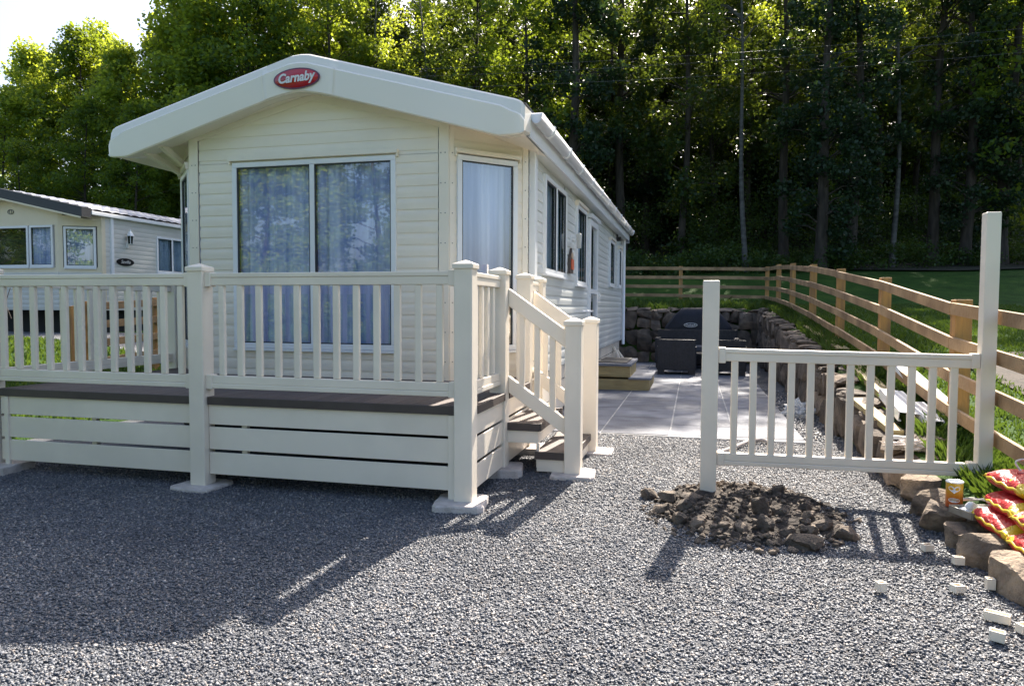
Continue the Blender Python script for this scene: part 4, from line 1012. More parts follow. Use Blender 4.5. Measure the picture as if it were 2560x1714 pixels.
# ------------------------------------------------------------------ sacks
def bag_mat(name, seed):
    m, nt, out = new_mat(name); L = nt.links
    b = N(nt, 'ShaderNodeBsdfPrincipled'); b.inputs['Roughness'].default_value = 0.42; L.new(b.outputs[0], out.inputs[0])
    tc = N(nt, 'ShaderNodeTexCoord'); sx = N(nt, 'ShaderNodeSeparateXYZ'); L.new(tc.outputs['Generated'], sx.inputs[0])
    nz = N(nt, 'ShaderNodeTexNoise'); nz.inputs['Scale'].default_value = 3; L.new(tc.outputs['Object'], nz.inputs['Vector'])
    ab = N(nt, 'ShaderNodeMath', operation='ADD'); L.new(sx.outputs[0], ab.inputs[0]); 
    k = N(nt, 'ShaderNodeMath', operation='MULTIPLY'); k.inputs[1].default_value = 0.08; L.new(nz.outputs[0], k.inputs[0]); L.new(k.outputs[0], ab.inputs[1])
    red = (0.50, 0.018, 0.02); yel = (0.72, 0.52, 0.03)
    r = ramp(nt, [(0.0, yel), (0.10, yel), (0.11, (0.62, 0.5, 0.05)), (0.13, red), (0.86, red), (0.88, yel), (1.0, yel)], 'CONSTANT'); L.new(ab.outputs[0], r.inputs[0])
    wv = N(nt, 'ShaderNodeTexNoise'); wv.inputs['Scale'].default_value = 5+seed; L.new(tc.outputs['Object'], wv.inputs['Vector'])
    r2 = ramp(nt, [(0.0, (0, 0, 0)), (0.68, (0, 0, 0)), (0.69, (1, 1, 1))], 'CONSTANT'); L.new(wv.outputs[0], r2.inputs[0])
    mx = N(nt, 'ShaderNodeMix', data_type='RGBA'); L.new(r2.outputs[0], mx.inputs[0]); L.new(r.outputs[0], mx.inputs[6]); mx.inputs[7].default_value = (*yel, 1)
    L.new(mx.outputs[2], b.inputs['Base Color'])
    n2 = N(nt, 'ShaderNodeTexNoise'); n2.inputs['Scale'].default_value = 14; n2.inputs['Detail'].default_value = 3; n2.inputs['Distortion'].default_value = 2; L.new(tc.outputs['Object'], n2.inputs['Vector'])
    bp = N(nt, 'ShaderNodeBump'); bp.inputs['Strength'].default_value = 0.7; bp.inputs['Distance'].default_value = 0.02; L.new(n2.outputs[0], bp.inputs['Height']); L.new(bp.outputs[0], b.inputs['Normal'])
    return m
def sack(loc, rot, label, seed, lx=0.50, ly=0.34, lz=0.135):
    t_ = thing('sack', loc, label, 'sack', 'red and yellow sacks stacked by the boulders'); t_.rotation_euler = rot
    def f(u, v):
        a = u*2*pi; c = v*2-1
        x = c*lx/2
        e = (1-abs(c)**5)**0.8 if abs(c) < 1 else 0.0
        yy = cos(a); zz = sin(a)
        yy = math.copysign(abs(yy)**0.75, yy); zz = math.copysign(abs(zz)**0.75, zz)
        wy = ly/2*(0.93+0.07*e); wz = lz/2*max(0.09, e)*(1+0.35*noise.noise(Vector((x*9, a, seed))))
        return (x+0.012*noise.noise(Vector((c*3, a*2, seed))), wy*yy, lz/2+wz*zz+0.008*noise.noise(Vector((x*14, yy*4, seed+2))))
    mb = MB(); mb.grid(f, 28, 30); o = mb.build('sack_body', bag_mat('printed_sack', seed), t_, smooth=True, local=True)
    for c in (-1, 1):
        fl = MB(); n = 12
        for i in range(n+1):
            y = -ly*0.47+ly*0.94*i/n; fl.v += [(c*(lx/2-0.012), y, lz/2), (c*(lx/2+0.03), y, lz/2-0.012+0.012*sin(i*1.9+seed))]
        for i in range(n): fl.f.append([2*i, 2*i+1, 2*i+3, 2*i+2])
        fl.build('sack_seam', M['yellow'], t_, smooth=True, local=True)
    for c in (-1, 1):
        ed = [(-lx*0.45+lx*0.9*i/16, c*(ly/2-0.004-0.010*(abs(i-8)/8)**3), lz/2+0.006*sin(i*1.3+seed)) for i in range(17)]
        MB().tube(ed, 0.011, 6).build('sack_seam', M['yellow'], t_, smooth=True, local=True)
    return t_
M['yellow'] = pmat('yellow_plastic', (0.72, 0.52, 0.03), 0.35)
RZ = pi/2
SK = [((1.90, 4.82, 0.155), -1.50, 'bottom sack of the rear stack, its yellow end pointing at the tray', 1), ((1.96, 4.84, 0.265), -1.58, 'middle sack of the rear stack', 2), ((2.00, 4.92, 0.375), -1.48, 'sunlit top sack of the rear stack under the hand tools', 3),
      ((1.90, 4.33, 0.150), -1.55, 'bottom sack of the front stack nearest the long tan boulder', 4), ((1.95, 4.38, 0.265), -1.50, 'middle sack of the front stack', 5), ((2.02, 4.45, 0.378), -1.60, 'top sack of the front stack at the right edge', 6)]
for p_, r_, lb, sd_ in SK: sack(p_, (0.03*((sd_ % 3)-1), 0.05*((sd_ % 2)-0.5), r_), lb, sd_, lx=0.47, ly=0.36)

# ------------------------------------------------------------------ tin, tray, cable, tools
tn = thing('tin', (1.71, 5.33, 0.185), 'open orange and yellow food tin standing on a boulder', 'tin')
def tin_mat():
    m, nt, out = new_mat('tin_label'); L = nt.links
    b = N(nt, 'ShaderNodeBsdfPrincipled'); b.inputs['Roughness'].default_value = 0.35; L.new(b.outputs[0], out.inputs[0])
    tc = N(nt, 'ShaderNodeTexCoord'); sx = N(nt, 'ShaderNodeSeparateXYZ'); L.new(tc.outputs['Generated'], sx.inputs[0])
    r = ramp(nt, [(0.0, (0.45, 0.07, 0.02)), (0.35, (0.62, 0.16, 0.02)), (0.7, (0.72, 0.36, 0.02)), (1, (0.75, 0.48, 0.04))]); L.new(sx.outputs[2], r.inputs[0]); L.new(r.outputs[0], b.inputs['Base Color']); return m
mb = MB(); mb.lathe((1.71, 5.33, 0.185), [(0.0,0),(0.056,0.0),(0.058,0.004),(0.058,0.198),(0.060,0.202)], 28); tbo = mb.build('label', tin_mat(), tn, smooth=True)
mb = MB(); mb.lathe((1.71, 5.33, 0.185), [(0.060,0.200),(0.062,0.208),(0.058,0.212),(0.053,0.206),(0.052,0.03),(0.0,0.03)], 28); mb.build('rim', M['white'], tn, smooth=True)
Tt = lambda a, z, o=0.0: Vector((1.71, 5.33, 0.185)) + Vector((sin(a/0.06-0.33)*(0.0585+o), -cos(a/0.06-0.33)*(0.0585+o), 0.105+z))
hp = MB(); pts = [(0.042*sin(t_)**3, 0.046+0.032*(13*cos(t_)-5*cos(2*t_)-2*cos(3*t_)-cos(4*t_))/15) for t_ in [2*pi*k/30 for k in range(30)]]
hp.v = [tuple(Tt(a, z, 0.0006)) for a, z in pts] + [tuple(Tt(0, 0.046, 0.0006))]; hp.f = [[k, (k+1) % 30, 30] for k in range(30)]; hp.build('label_patch', M['white'], tn)
hp = MB(); disc(hp, lambda a, z, o=0.0: Tt(a, z-0.042, 0.0006), 0.040, 0.018, 0, 0); hp.build('label_patch', M['white'], tn)
hp = MB(); disc(hp, lambda a, z, o=0.0: Tt(a, z-0.038, 0.0014), 0.028, 0.010, 0, 0); hp.build('label_patch', M['inner'], tn)
tn.scale = (0.88, 0.88, 0.82)
tr = thing('metal_tray', (1.83, 5.12, 0.19), 'shallow metal tray with dried white filler lying on the boulders beside the tin', 'tray')
tr.rotation_euler = (0.0, 0.02, 0.35)
mb = MB(); mb.box(-0.18, 0.18, -0.10, 0.10, 0.0, 0.006); mb.box(-0.18, 0.18, -0.106, -0.10, 0, 0.045); mb.box(-0.18, 0.18, 0.10, 0.106, 0, 0.045); mb.box(-0.186, -0.18, -0.1, 0.1, 0, 0.045); mb.box(0.18, 0.186, -0.1, 0.1, 0, 0.045)
mb.build('tray_body', M['steel'], tr, bevel=0.002, local=True)
mb = MB(); mb.stone((-0.02, 0.0, 0.030), (0.27, 0.17, 0.035), (0,0,0), seed=3, rough=0.08, sub=6); mb.stone((-0.09, 0.02, 0.055), (0.07, 0.05, 0.06), (0,0.2,0), seed=6, rough=0.1, sub=4)
mb.build('filler', M['white'], tr, smooth=True, local=True)
cc = [(1.90,5.20,0.20),(1.93,5.36,0.22),(1.86,5.47,0.215),(1.78,5.42,0.21),(1.86,5.30,0.25),(1.98,5.25,0.29),(2.06,5.10,0.27)]
def smooth_pts(p, n=6):
    out = []; p = [Vector(q) for q in p]; p = [p[0]]+p+[p[-1]]
    for i in range(1, len(p)-2):
        for k in range(n):
            t_ = k/n; a, b_, c, d_ = p[i-1], p[i], p[i+1], p[i+2]
            out.append(0.5*((2*b_)+(c-a)*t_+(2*a-5*b_+4*c-d_)*t_*t_+(3*b_-a-3*c+d_)*t_**3))
    out.append(p[-2]); return out
o = MB().tube(smooth_pts(cc), 0.006, 6).build('cable', M['cord'], None, smooth=True); props(o, 'loop of white cable between the tin and the sacks', 'cable')
bg_ = MB(); bg_.stone((2.02, 5.22, 0.22), (0.20, 0.18, 0.16), (0,0,0.4), seed=12, rough=0.14, sub=6); o = bg_.build('tool_pouch', M['cover'], None, smooth=True); props(o, 'dark navy tool pouch behind the rear stack of sacks', 'pouch')
hs_ = thing('hacksaw', (2.1, 4.95, 0.44), 'small metal hacksaw with a hooked frame lying on the top sack', 'saw')
MB().tube(smooth_pts([(1.97,5.02,0.45),(1.95,5.04,0.50),(2.02,5.05,0.515),(2.08,4.98,0.475),(2.26,4.80,0.455)]), 0.006, 6).build('saw_frame', M['cord'], hs_, smooth=True)
MB().tube([(1.92,4.93,0.448),(2.10,4.93,0.452)], 0.012, 8).build('handle', M['plastic_red'], hs_, smooth=True)
pl_ = thing('pliers', (2.2, 4.7, 0.45), 'red-handled pliers lying on the sunlit sacks at the right edge', 'pliers')
for q in (0, 0.05): MB().tube(smooth_pts([(2.02+q,4.78-q,0.447),(2.12+q,4.77-q*1.5,0.452),(2.20,4.72,0.452)]), 0.009, 8).build('handle', M['plastic_red'], pl_, smooth=True)
MB().box(2.19, 2.27, 4.69, 4.73, 0.446, 0.46).build('jaw', M['steel'], pl_, bevel=0.003)

hs_.location.z += 0.06; pl_.location.z += 0.06
# ------------------------------------------------------------------ timber boards and PVC scraps on the wall
def plank(p, q, w_, h_, name, mat, label, cat, grp=None):
    o = MB().bar(p, q, w_, h_).build(name, mat, None, bevel=0.004); props(o, label, cat, grp); return o
plank((2.10, 14.6, 1.16), (2.12, 11.3, 0.90), 0.16, 0.07, 'timber_board', M['sleeper'], 'long timber board lying on top of the stone wall, further back', 'timber board', 'boards on the stone wall')
plank((2.04, 10.6, 0.83), (1.98, 7.95, 0.55), 0.15, 0.07, 'timber_board', M['sleeper'], 'timber board lying on the stone wall seen through the railing panel', 'timber board', 'boards on the stone wall')
plank((1.72, 8.4, 0.52), (1.80, 7.1, 0.38), 0.12, 0.06, 'timber_board', M['sleeper'], 'shorter timber board lying along the wall edge behind the balusters', 'timber board', 'boards on the stone wall')
def channel(p, q, w_, h_, label, rotx=0.0, th=0.006):
    t_ = MB(); p = Vector(p); q = Vector(q); d = (q-p).normalized(); r_ = d.cross(Vector((0,0,1))).normalized(); u_ = r_.cross(d)
    r2 = r_*cos(rotx)+u_*sin(rotx); u2 = -r_*sin(rotx)+u_*cos(rotx)
    for a, b_ in (((-w_/2, 0), (w_/2, 0)), ((-w_/2, 0), (-w_/2, -h_)), ((w_/2, 0), (w_/2, -h_)), ((-w_/2, -h_), (-w_/2+0.03, -h_)), ((w_/2, -h_), (w_/2-0.03, -h_))):
        P = [p+r2*a[0]+u2*a[1], p+r2*b_[0]+u2*b_[1], q+r2*b_[0]+u2*b_[1], q+r2*a[0]+u2*a[1]]
        t_.add(P, [[0,1,2,3]])
    o = t_.build('plastic_channel', M['white'], None); sm = o.modifiers.new('solid', 'SOLIDIFY'); sm.thickness = th
    props(o, label, 'plastic offcut', 'white plastic lengths dumped on the stone wall'); return o
channel((2.02, 8.25, 0.66), (1.96, 7.25, 0.55), 0.22, 0.09, 'broad white plastic channel leaning in the grass behind the balusters', 0.1)
channel((2.12, 7.75, 0.60), (2.08, 7.02, 0.52), 0.14, 0.10, 'short open white plastic channel with its cut end facing the camera', 0.0)
channel((2.30, 8.9, 0.86), (2.34, 7.7, 0.62), 0.20, 0.05, 'flat white plastic board propped in the long grass by the fence post', 0.15)
channel((2.30, 7.35, 0.55), (2.28, 6.95, 0.50), 0.12, 0.03, 'small white plastic scrap in the grass beside the first fence post', 0.3)
channel((1.72, 7.05, 0.37), (2.22, 6.85, 0.38), 0.05, 0.03, 'narrow white plastic strip lying across the wall behind the low rail', 0.0)
def crumple(name, c, sz, seed, mat, label, cat):
    bm = bmesh.new(); bmesh.ops.create_icosphere(bm, subdivisions=4, radius=1)
    for v in bm.verts:
        n_ = 0
        for o_, a_ in ((1.6, .5), (3.5, .3), (7, .14)): n_ += a_*abs(noise.noise(v.co*o_+Vector((seed, 0, seed))))
        v.co = Vector((v.co.x*sz[0], v.co.y*sz[1], v.co.z*sz[2]))*(0.55+n_*1.6)+Vector(c)
    me = bpy.data.meshes.new(name); bm.to_mesh(me); bm.free(); me.materials.append(mat); o = bpy.data.objects.new(name, me); COL.objects.link(o); props(o, label, cat); return o
m, nt, out = new_mat('clear_film'); L = nt.links
gl = N(nt, 'ShaderNodeBsdfPrincipled'); gl.inputs['Base Color'].default_value = (0.75, 0.78, 0.82, 1); gl.inputs['Roughness'].default_value = 0.15
trp = N(nt, 'ShaderNodeBsdfTransparent'); mxx = N(nt, 'ShaderNodeMixShader'); mxx.inputs[0].default_value = 0.45; L.new(trp.outputs[0], mxx.inputs[1]); L.new(gl.outputs[0], mxx.inputs[2]); L.new(mxx.outputs[0], out.inputs[0])
M['film'] = m
crumple('plastic_wrapping', (1.42, 10.6, 0.09), (0.20, 0.16, 0.14), 3, M['film'], 'crumpled clear plastic wrapping on the gravel between patio and stone wall', 'plastic wrapping')
crumple('cloth_rag', (1.86, 6.72, 0.34), (0.24, 0.10, 0.05), 8, M['concrete'], 'crumpled grey rag on the wall top behind the low rail', 'rag')
crumple('plastic_wrapping', (0.24, 7.35, 0.05), (0.13, 0.10, 0.05), 14, M['film'], 'small scrap of clear wrapping on the gravel behind the railing post', 'plastic wrapping')
o = MB().tube(smooth_pts([(0.25, 7.55, 0.03), (0.42, 7.83, 0.04), (0.60, 8.18, 0.05), (0.76, 8.34, 0.05), (0.84, 8.22, 0.03)]), 0.022, 8).build('flexible_hose', M['concrete'], None, smooth=True)
props(o, 'short grey curved hose lying at the patio front edge behind the balusters', 'hose')

# ------------------------------------------------------------------ timber fences
fence = thing('timber_fence', (2.3, 15, 0.9), 'four-rail timber post fence curving along the lawn on the right and across the back', 'fence')
fp = [(2.10, 1.2, 1.33, 0.05), (2.24, 4.30, 1.42, 0.12), (2.30, 7.15, 1.59, 0.33), (2.30, 9.80, 1.895, 0.62), (2.30, 12.6, 2.155, 0.9), (2.30, 15.4, 2.39, 1.12), (2.30, 18.5, 2.60, 1.35), (2.30, 21.5, 2.755, 1.50), (2.30, 24.8, 2.875, 1.62), (-0.45, 24.8, 2.92, 1.66), (-3.2, 24.8, 2.95, 1.66), (-6.0, 24.8, 2.97, 1.66)]
for i, (x, y, zt, zb) in enumerate(fp):
    if y < 4: continue
    s = 0.075 if i > 2 else 0.085
    MB().box(x-s*0.8, x+s*0.8, y-s*0.8, y+s*0.8, zb-0.1, zt).build('post', M['wood_post'], fence, bevel=0.006)
rr_ = random.Random(2)
for a, b_ in zip(fp, fp[1:]):
    for k in range(4):
        off = 0.085+0.30*k
        pa = Vector((a[0]-0.075 if b_[1] != a[1] else a[0], a[1] if b_[1] != a[1] else a[1]-0.08, a[2]-off)); pb = Vector((b_[0]-0.075 if b_[1] != a[1] else b_[0], b_[1] if b_[1] != a[1] else b_[1]-0.08, b_[2]-off))
        d_ = (pb-pa).normalized(); j = rr_.uniform(-0.01, 0.01)
        MB().bar(pa+d_*0.005+Vector((0,0,j)), pb-d_*0.005+Vector((0,0,j)), 0.038, 0.105).build('rail', M['wood'], fence, bevel=0.004)
f2 = thing('timber_fence', (-9.46, 9.5, 0.5), 'short run of orange-brown timber post and rail fence left of the deck', 'fence')
f2p = [(-9.17, 8.9, 1.50, 0.4), (-9.46, 9.45, 1.58, 0.35), (-9.45, 10.95, 1.66, 0.45), (-9.42, 12.9, 1.78, 0.55), (-9.4, 15.2, 1.9, 0.7)]
for x, y, zt, zb in f2p: MB().box(x-0.06, x+0.06, y-0.06, y+0.06, zb-0.1, zt).build('post', M['wood_post'], f2, bevel=0.006)
for a, b_ in zip(f2p[1:], f2p[2:]):
    for k in range(4): MB().bar((a[0]+0.075, a[1], a[2]-0.09-0.30*k), (b_[0]+0.075, b_[1], b_[2]-0.09-0.30*k), 0.038, 0.12).build('rail', M['wood'], f2, bevel=0.004)
for k in range(4): MB().bar((-9.30, 8.95, 1.41-0.30*k), (-9.44, 9.38, 1.49-0.30*k), 0.038, 0.12).build('rail', M['wood'], f2, bevel=0.004)
# wicker/metal chair left
ch = thing('garden_chair', (-13.6, 11.2, 0.84), 'dark lattice-backed garden chair in front of the neighbouring caravan', 'chair')
mb = MB()
for i in range(9): mb.bar((-13.95+0.09*i, 11.2, 1.25), (-13.8+0.09*i, 11.3, 1.85), 0.012, 0.012); mb.bar((-13.95+0.09*i, 11.2, 1.85), (-13.8+0.09*i, 11.3, 1.25), 0.012, 0.012)
mb.build('backrest', M['wicker'], ch)
mb = MB(); mb.bar((-14.0, 11.0, 1.25), (-13.1, 11.0, 1.25), 0.5, 0.03); mb.build('seat', M['wicker'], ch)
for a, b_ in ((-13.95, 10.8), (-13.15, 10.8), (-13.95, 11.25), (-13.15, 11.25)): MB().bar((a, b_, 0.82), (a, b_, 1.25), 0.03, 0.03, up=(0,1,0)).build('leg', M['wicker'], ch)

# ------------------------------------------------------------------ neighbouring caravan
nb = thing('static_caravan', (-16.5, 19, 0.84), 'neighbouring beige static caravan with charcoal gable trim and grey tiled roof on the left', 'caravan')
NX, NYF = -16.62, 14.35
NXR = -14.2; NW = NXR-NX; NXL = NX-NW
n_c = lambda x: 4.13-0.215*abs(x-NX)
TNf, lnf = frame_of((NX-1.52, NYF), (NX+1.52, NYF)); TNa, lna = frame_of((NX+1.52, NYF), (NXR, NYF+0.40)); TNb, lnb = frame_of((NXL, NYF+0.40), (NX-1.52, NYF)); TNr, lnr = frame_of((NXR, NYF+0.40), (NXR, 25.5)); TNl, lnl = frame_of((NXL, 25.5), (NXL, NYF+0.40))
mb = MB(); mb.obox(TNf, 0, lnf, 2.33, 2.45, -0.02, 0.0)
mb.add([TNf(0, 3.48, 0), TNf(lnf, 3.48, 0), TNf(lnf, n_c(NX+1.52), 0), TNf(lnf/2, n_c(NX), 0), TNf(0, n_c(NX-1.52), 0)], [[0,1,2,3,4]])
for a, b_ in ((0, 0.06), (lnf-0.10, lnf)): mb.obox(TNf, a, b_, 2.45, 3.48, -0.02, 0.0)
for T, l in ((TNa, lna), (TNb, lnb)):
    mb.obox(T, 0, 0.10, 2.33, 3.8, -0.02, 0.0); mb.obox(T, l-0.10, l, 2.33, 3.72, -0.02, 0.0); mb.obox(T, 0.1, l-0.1, 2.33, 2.45, -0.02, 0); mb.obox(T, 0.1, l-0.1, 3.46, 3.72, -0.02, 0)
mb.build('front_wall', M['ncream'], nb)
mb = MB(); siding(mb, TNf, 0, lnf, 1.40, 2.33, depth=0.012); siding(mb, TNa, 0, lna, 1.40, 2.33); siding(mb, TNb, 0, lnb, 1.40, 2.33)
wy0, wy1 = 16.60-NYF-0.40, 17.8-NYF-0.40
siding(mb, TNr, 0.0, wy0+0.02, 1.40, 3.70); siding(mb, TNr, wy0+0.02, wy1-0.02, 1.40, 2.42); siding(mb, TNr, wy0+0.02, wy1-0.02, 3.38, 3.70); siding(mb, TNr, wy1-0.02, lnr, 1.40, 3.70); siding(mb, TNl, 0, lnl, 1.40, 3.70)
mb.build('side_wall', M['nsiding'], nb)
window(nb, TNf, 0.55, 2.15, 2.46, 3.48, seed=31, curtains=False, head=False, gm='glass3'); window(nb, TNf, 2.19, 2.90, 2.46, 3.48, seed=32, head=False, gm='glass', cmat='curtain'); window(nb, TNf, 0.08, 0.5, 2.46, 3.48, seed=33, head=False, gm='glass2')
window(nb, TNa, 0.13, lna-0.13, 2.44, 3.44, seed=34, head=False, gm='glass2', cmat='curtain'); window(nb, TNr, wy0, wy1, 2.42, 3.40, mull=((wy0+wy1)/2,), seed=35, head=False, gm='glass2', cmat='curtain2')
# pantiled roof
mb = MB(); RWo = NW+0.10
def roof_n(sx):
    def f(u, v):
        dx = RWo*u; y = NYF-0.05+(25.7-NYF)*v
        st = (u*9) % 1.0
        z = 4.36-0.215*dx + 0.028*abs(sin(y*pi/0.30))**0.7 + 0.03*st
        return (NX+sx*dx, y, z)
    return f
mb.grid(roof_n(1), 54, 460); mb.grid(lambda u, v: (NX-RWo*u, NYF-0.05+(25.7-NYF)*v, 4.36-0.215*RWo*u), 2, 2)
rfn = mb.build('roof', M['tile'], nb, smooth=True)
for yy in (19.8, 21.6):
    v_ = MB(); v_.lathe((NX+0.9, yy, 4.22), [(0.16, 0), (0.16, 0.10), (0.26, 0.12), (0.22, 0.18), (0.0, 0.22)], 14); v_.build('roof_vent', M['charcoal'], rfn, smooth=True)
# barge boards
bb = MB()
for sx in (-1, 1):
    for (o_, t0, t1, yy, mm_) in ((0.0, 0.03, -0.20, NYF-0.30, 0),):
        P = [(NX, yy, 4.36+t0), (NX+sx*(RWo+0.02), yy, 4.36-0.215*RWo+t0), (NX+sx*(RWo+0.02), yy, 4.36-0.215*RWo+t1), (NX, yy, 4.36+t1)]
        Q = [(p_[0], yy+0.28, p_[2]) for p_ in P]; bb.add(P+Q, [[0,1,2,3],[0,4,5,1],[3,2,6,7],[1,5,6,2]])
bb.build('barge_board', M['charcoal'], nb)
bb = MB()
for sx in (-1, 1):
    bb.add([(NX, NYF-0.31, 4.16), (NX+sx*RWo, NYF-0.31, 4.16-0.215*RWo), (NX+sx*RWo, NYF-0.31, 4.12-0.215*RWo), (NX, NYF-0.31, 4.12), (NX, NYF, 4.13), (NX+sx*RWo, NYF+0.2, 4.13-0.215*RWo)], [[0,1,2,3],[3,2,5,4]])
bb.build('gable_trim', M['ncream'], nb)
g_ = MB(); g_.box(NXR+0.02, NXR+0.12, NYF+0.0, 25.6, 3.70, 3.79); g_.build('gutter', M['white'], nb, bevel=0.01)
g_ = MB(); g_.box(NXR-0.02, NXR+0.06, 15.0, 15.08, 1.4, 3.70); g_.build('downpipe', M['white'], nb, bevel=0.01)
MB().obox(TNr, -0.02, 0.10, 1.40, 3.70, 0.0, 0.02).build('corner_trim', M['ncream'], nb)
MB().box(NXL+0.3, NXR-0.25, NYF+0.6, 25.2, 0.84, 1.40).build('chassis', M['dark'], nb)
# lamp, plaque, ring
lmp = thing('wall_lantern', (NXR, 15.55, 3.2), 'small white wall lantern on the neighbouring caravan side', 'lantern')
MB().box(NXR+0.01, NXR+0.05, 15.52, 15.58, 3.0, 3.15).build('bracket', M['white'], lmp, bevel=0.004)
c = (NXR+0.12, 15.55, 3.10)
MB().lathe(c, [(0.0,-0.04),(0.05,-0.02),(0.065,0.0)], 8).build('lamp_base', M['white'], lmp)
MB().lathe(c, [(0.05,0.0),(0.062,0.20),(0,0.20)], 8).build('lamp_glass', M['unlit_inside'], lmp)
MB().lathe(c, [(0.095,0.20),(0.055,0.28),(0.02,0.32),(0.012,0.37),(0.0,0.38)], 8).build('lamp_cap', M['white'], lmp)
cg = MB()
for k in range(4): a = pi/4+k*pi/2; cg.bar((c[0]+0.056*cos(a), c[1]+0.056*sin(a), c[2]), (c[0]+0.068*cos(a), c[1]+0.068*sin(a), c[2]+0.2), 0.01, 0.01, up=(1,0,0))
cg.build('lamp_cage', M['white'], lmp)
Tp = lambda a, z, o=0.0: Vector((NXR+0.022+o, 15.47+a, 2.63+z))
pq = disc(MB(), Tp, 0.29, 0.095, 0, 0.012).build('name_plaque', M['black'], nb, smooth=False)
text_mesh('plaque_lettering', 'Seville', 0.125, lambda a, z, o=0: Tp(a, z, o+0.017), M['cord'], pq, shear=0.25)
MB().tube([TNf(1.62+0.09*cos(t_), 3.83+0.055*sin(t_), 0.01) for t_ in [2*pi*k/20 for k in range(21)]], 0.010, 6, cap=False).build('emblem', M['steel'], nb, smooth=True)
MB().tube([TNf(1.62+0.035*cos(t_), 3.83+0.055*sin(t_), 0.012) for t_ in [2*pi*k/20 for k in range(21)]], 0.008, 6, cap=False).build('emblem', M['steel'], nb, smooth=True)

# ------------------------------------------------------------------ overhead cables
for i, (p_, q_, lb) in enumerate((((-14.0, 23.5, 9.9), (17.0, 31.9, 12.4), 'thin overhead cable, uppermost of the three crossing in front of the wood'), ((-14.0, 23.5, 9.65), (17.0, 31.9, 12.1), 'thin overhead cable, middle of the three crossing in front of the wood'), ((-14.0, 23.5, 9.25), (17.0, 31.9, 11.5), 'thin overhead cable, lowest of the three crossing in front of the wood'))):
    p_ = Vector(p_); q_ = Vector(q_); pts = [p_.lerp(q_, t_/24)-Vector((0,0,0.9*4*(t_/24)*(1-t_/24)*0.4)) for t_ in range(25)]
    o = MB().tube(pts, 0.0045, 5).build('overhead_cable', M['cable'], None, smooth=True); props(o, lb, 'cable', 'overhead cables in front of the wood')

# ------------------------------------------------------------------ trees
def leaf_cloud(centres, radii, counts, size, seed, squash=0.75):
    r_ = np.random.default_rng(seed); P = []; 
    for c, rad, n in zip(centres, radii, counts):
        d = r_.normal(0, 1, (n, 3)); d /= np.linalg.norm(d, axis=1)[:, None]+1e-6
        rr__ = rad*r_.uniform(0.15, 1.0, n)**0.6
        p_ = d*rr__[:, None]; p_[:, 2] *= squash; P.append(p_+np.array(c)[None])
    P = np.concatenate(P); n = len(P)
    s = r_.uniform(0.55, 1.3, n)*size
    nrm = r_.normal(0, 1, (n, 3)); nrm[:, 2] += 0.9; nrm /= np.linalg.norm(nrm, axis=1)[:, None]
    t_ = np.cross(nrm, r_.normal(0, 1, (n, 3))); t_ /= np.linalg.norm(t_, axis=1)[:, None]+1e-6
    b_ = np.cross(nrm, t_)
    a = t_*s[:, None]*0.5; c_ = b_*s[:, None]*0.36
    v = np.stack([P-a, P-c_*1.0+a*0.05+nrm*s[:, None]*0.06, P+a, P+c_+a*0.05+nrm*s[:, None]*0.06], 1)
    f = np.arange(n*4).reshape(-1, 4)
    return v.reshape(-1, 3), f

def tree_meshes(seed, H, cb, R, leaf=0.17, nclump=70, per=130, trunk_r=0.16, fill=1.0, lean=0.3, low=0):
    """returns (trunk MB, leaf verts, leaf faces). cb: height where the crown starts"""
    rnd = random.Random(seed); tk = MB()
    lx, ly = rnd.uniform(-lean, lean), rnd.uniform(-lean, lean)
    def axis_at(z): t_ = z/H; return Vector((lx*t_+0.12*sin(z*0.5+seed), ly*t_+0.12*cos(z*0.43+seed), z))
    pts = [axis_at(H*i/14) for i in range(15)]; rs = [trunk_r*(1-0.9*(i/14))*(1.35 if i == 0 else 1) for i in range(15)]
    pts[0] = Vector((pts[0].x, pts[0].y, -0.5)); tk.tube(pts, rs, 8)
    cen = []; rad = []; cnt = []
    for i in range(nclump):
        t_ = rnd.random()**0.85; z = cb+(H-cb)*t_
        env = R*(sin(pi*min(1, (t_*0.86+0.14)))**0.65)
        ang = rnd.uniform(0, 2*pi); d_ = env*rnd.uniform(0.35, 1.0)
        base = axis_at(max(0.3, z-rnd.uniform(0.3, 1.0)*d_*0.5)); c = axis_at(z)+Vector((cos(ang)*d_, sin(ang)*d_, rnd.uniform(-0.3, 0.4)))
        if i % 2 == 0: tk.tube([base, base.lerp(c, 0.5)+Vector((0,0,0.18)), c], [0.045*(1-t_*0.6), 0.028*(1-t_*0.5), 0.008], 5, cap=False)
        cen.append(tuple(c)); q = rnd.uniform(0.45, 1.05)*(R*0.33); rad.append(q); cnt.append(int(per*q/(R*0.25)*fill*rnd.uniform(0.5, 1.2)))
    for i in range(low):
        z = rnd.uniform(0.6, cb+0.5); ang = rnd.uniform(0, 2*pi); d_ = rnd.uniform(0.1, 0.9); c = axis_at(z)+Vector((cos(ang)*d_, sin(ang)*d_, 0)); cen.append(tuple(c)); rad.append(rnd.uniform(0.35, 0.7)); cnt.append(int(per*0.6))
    v, f = leaf_cloud(cen, rad, cnt, leaf, seed)
    return tk, v, f

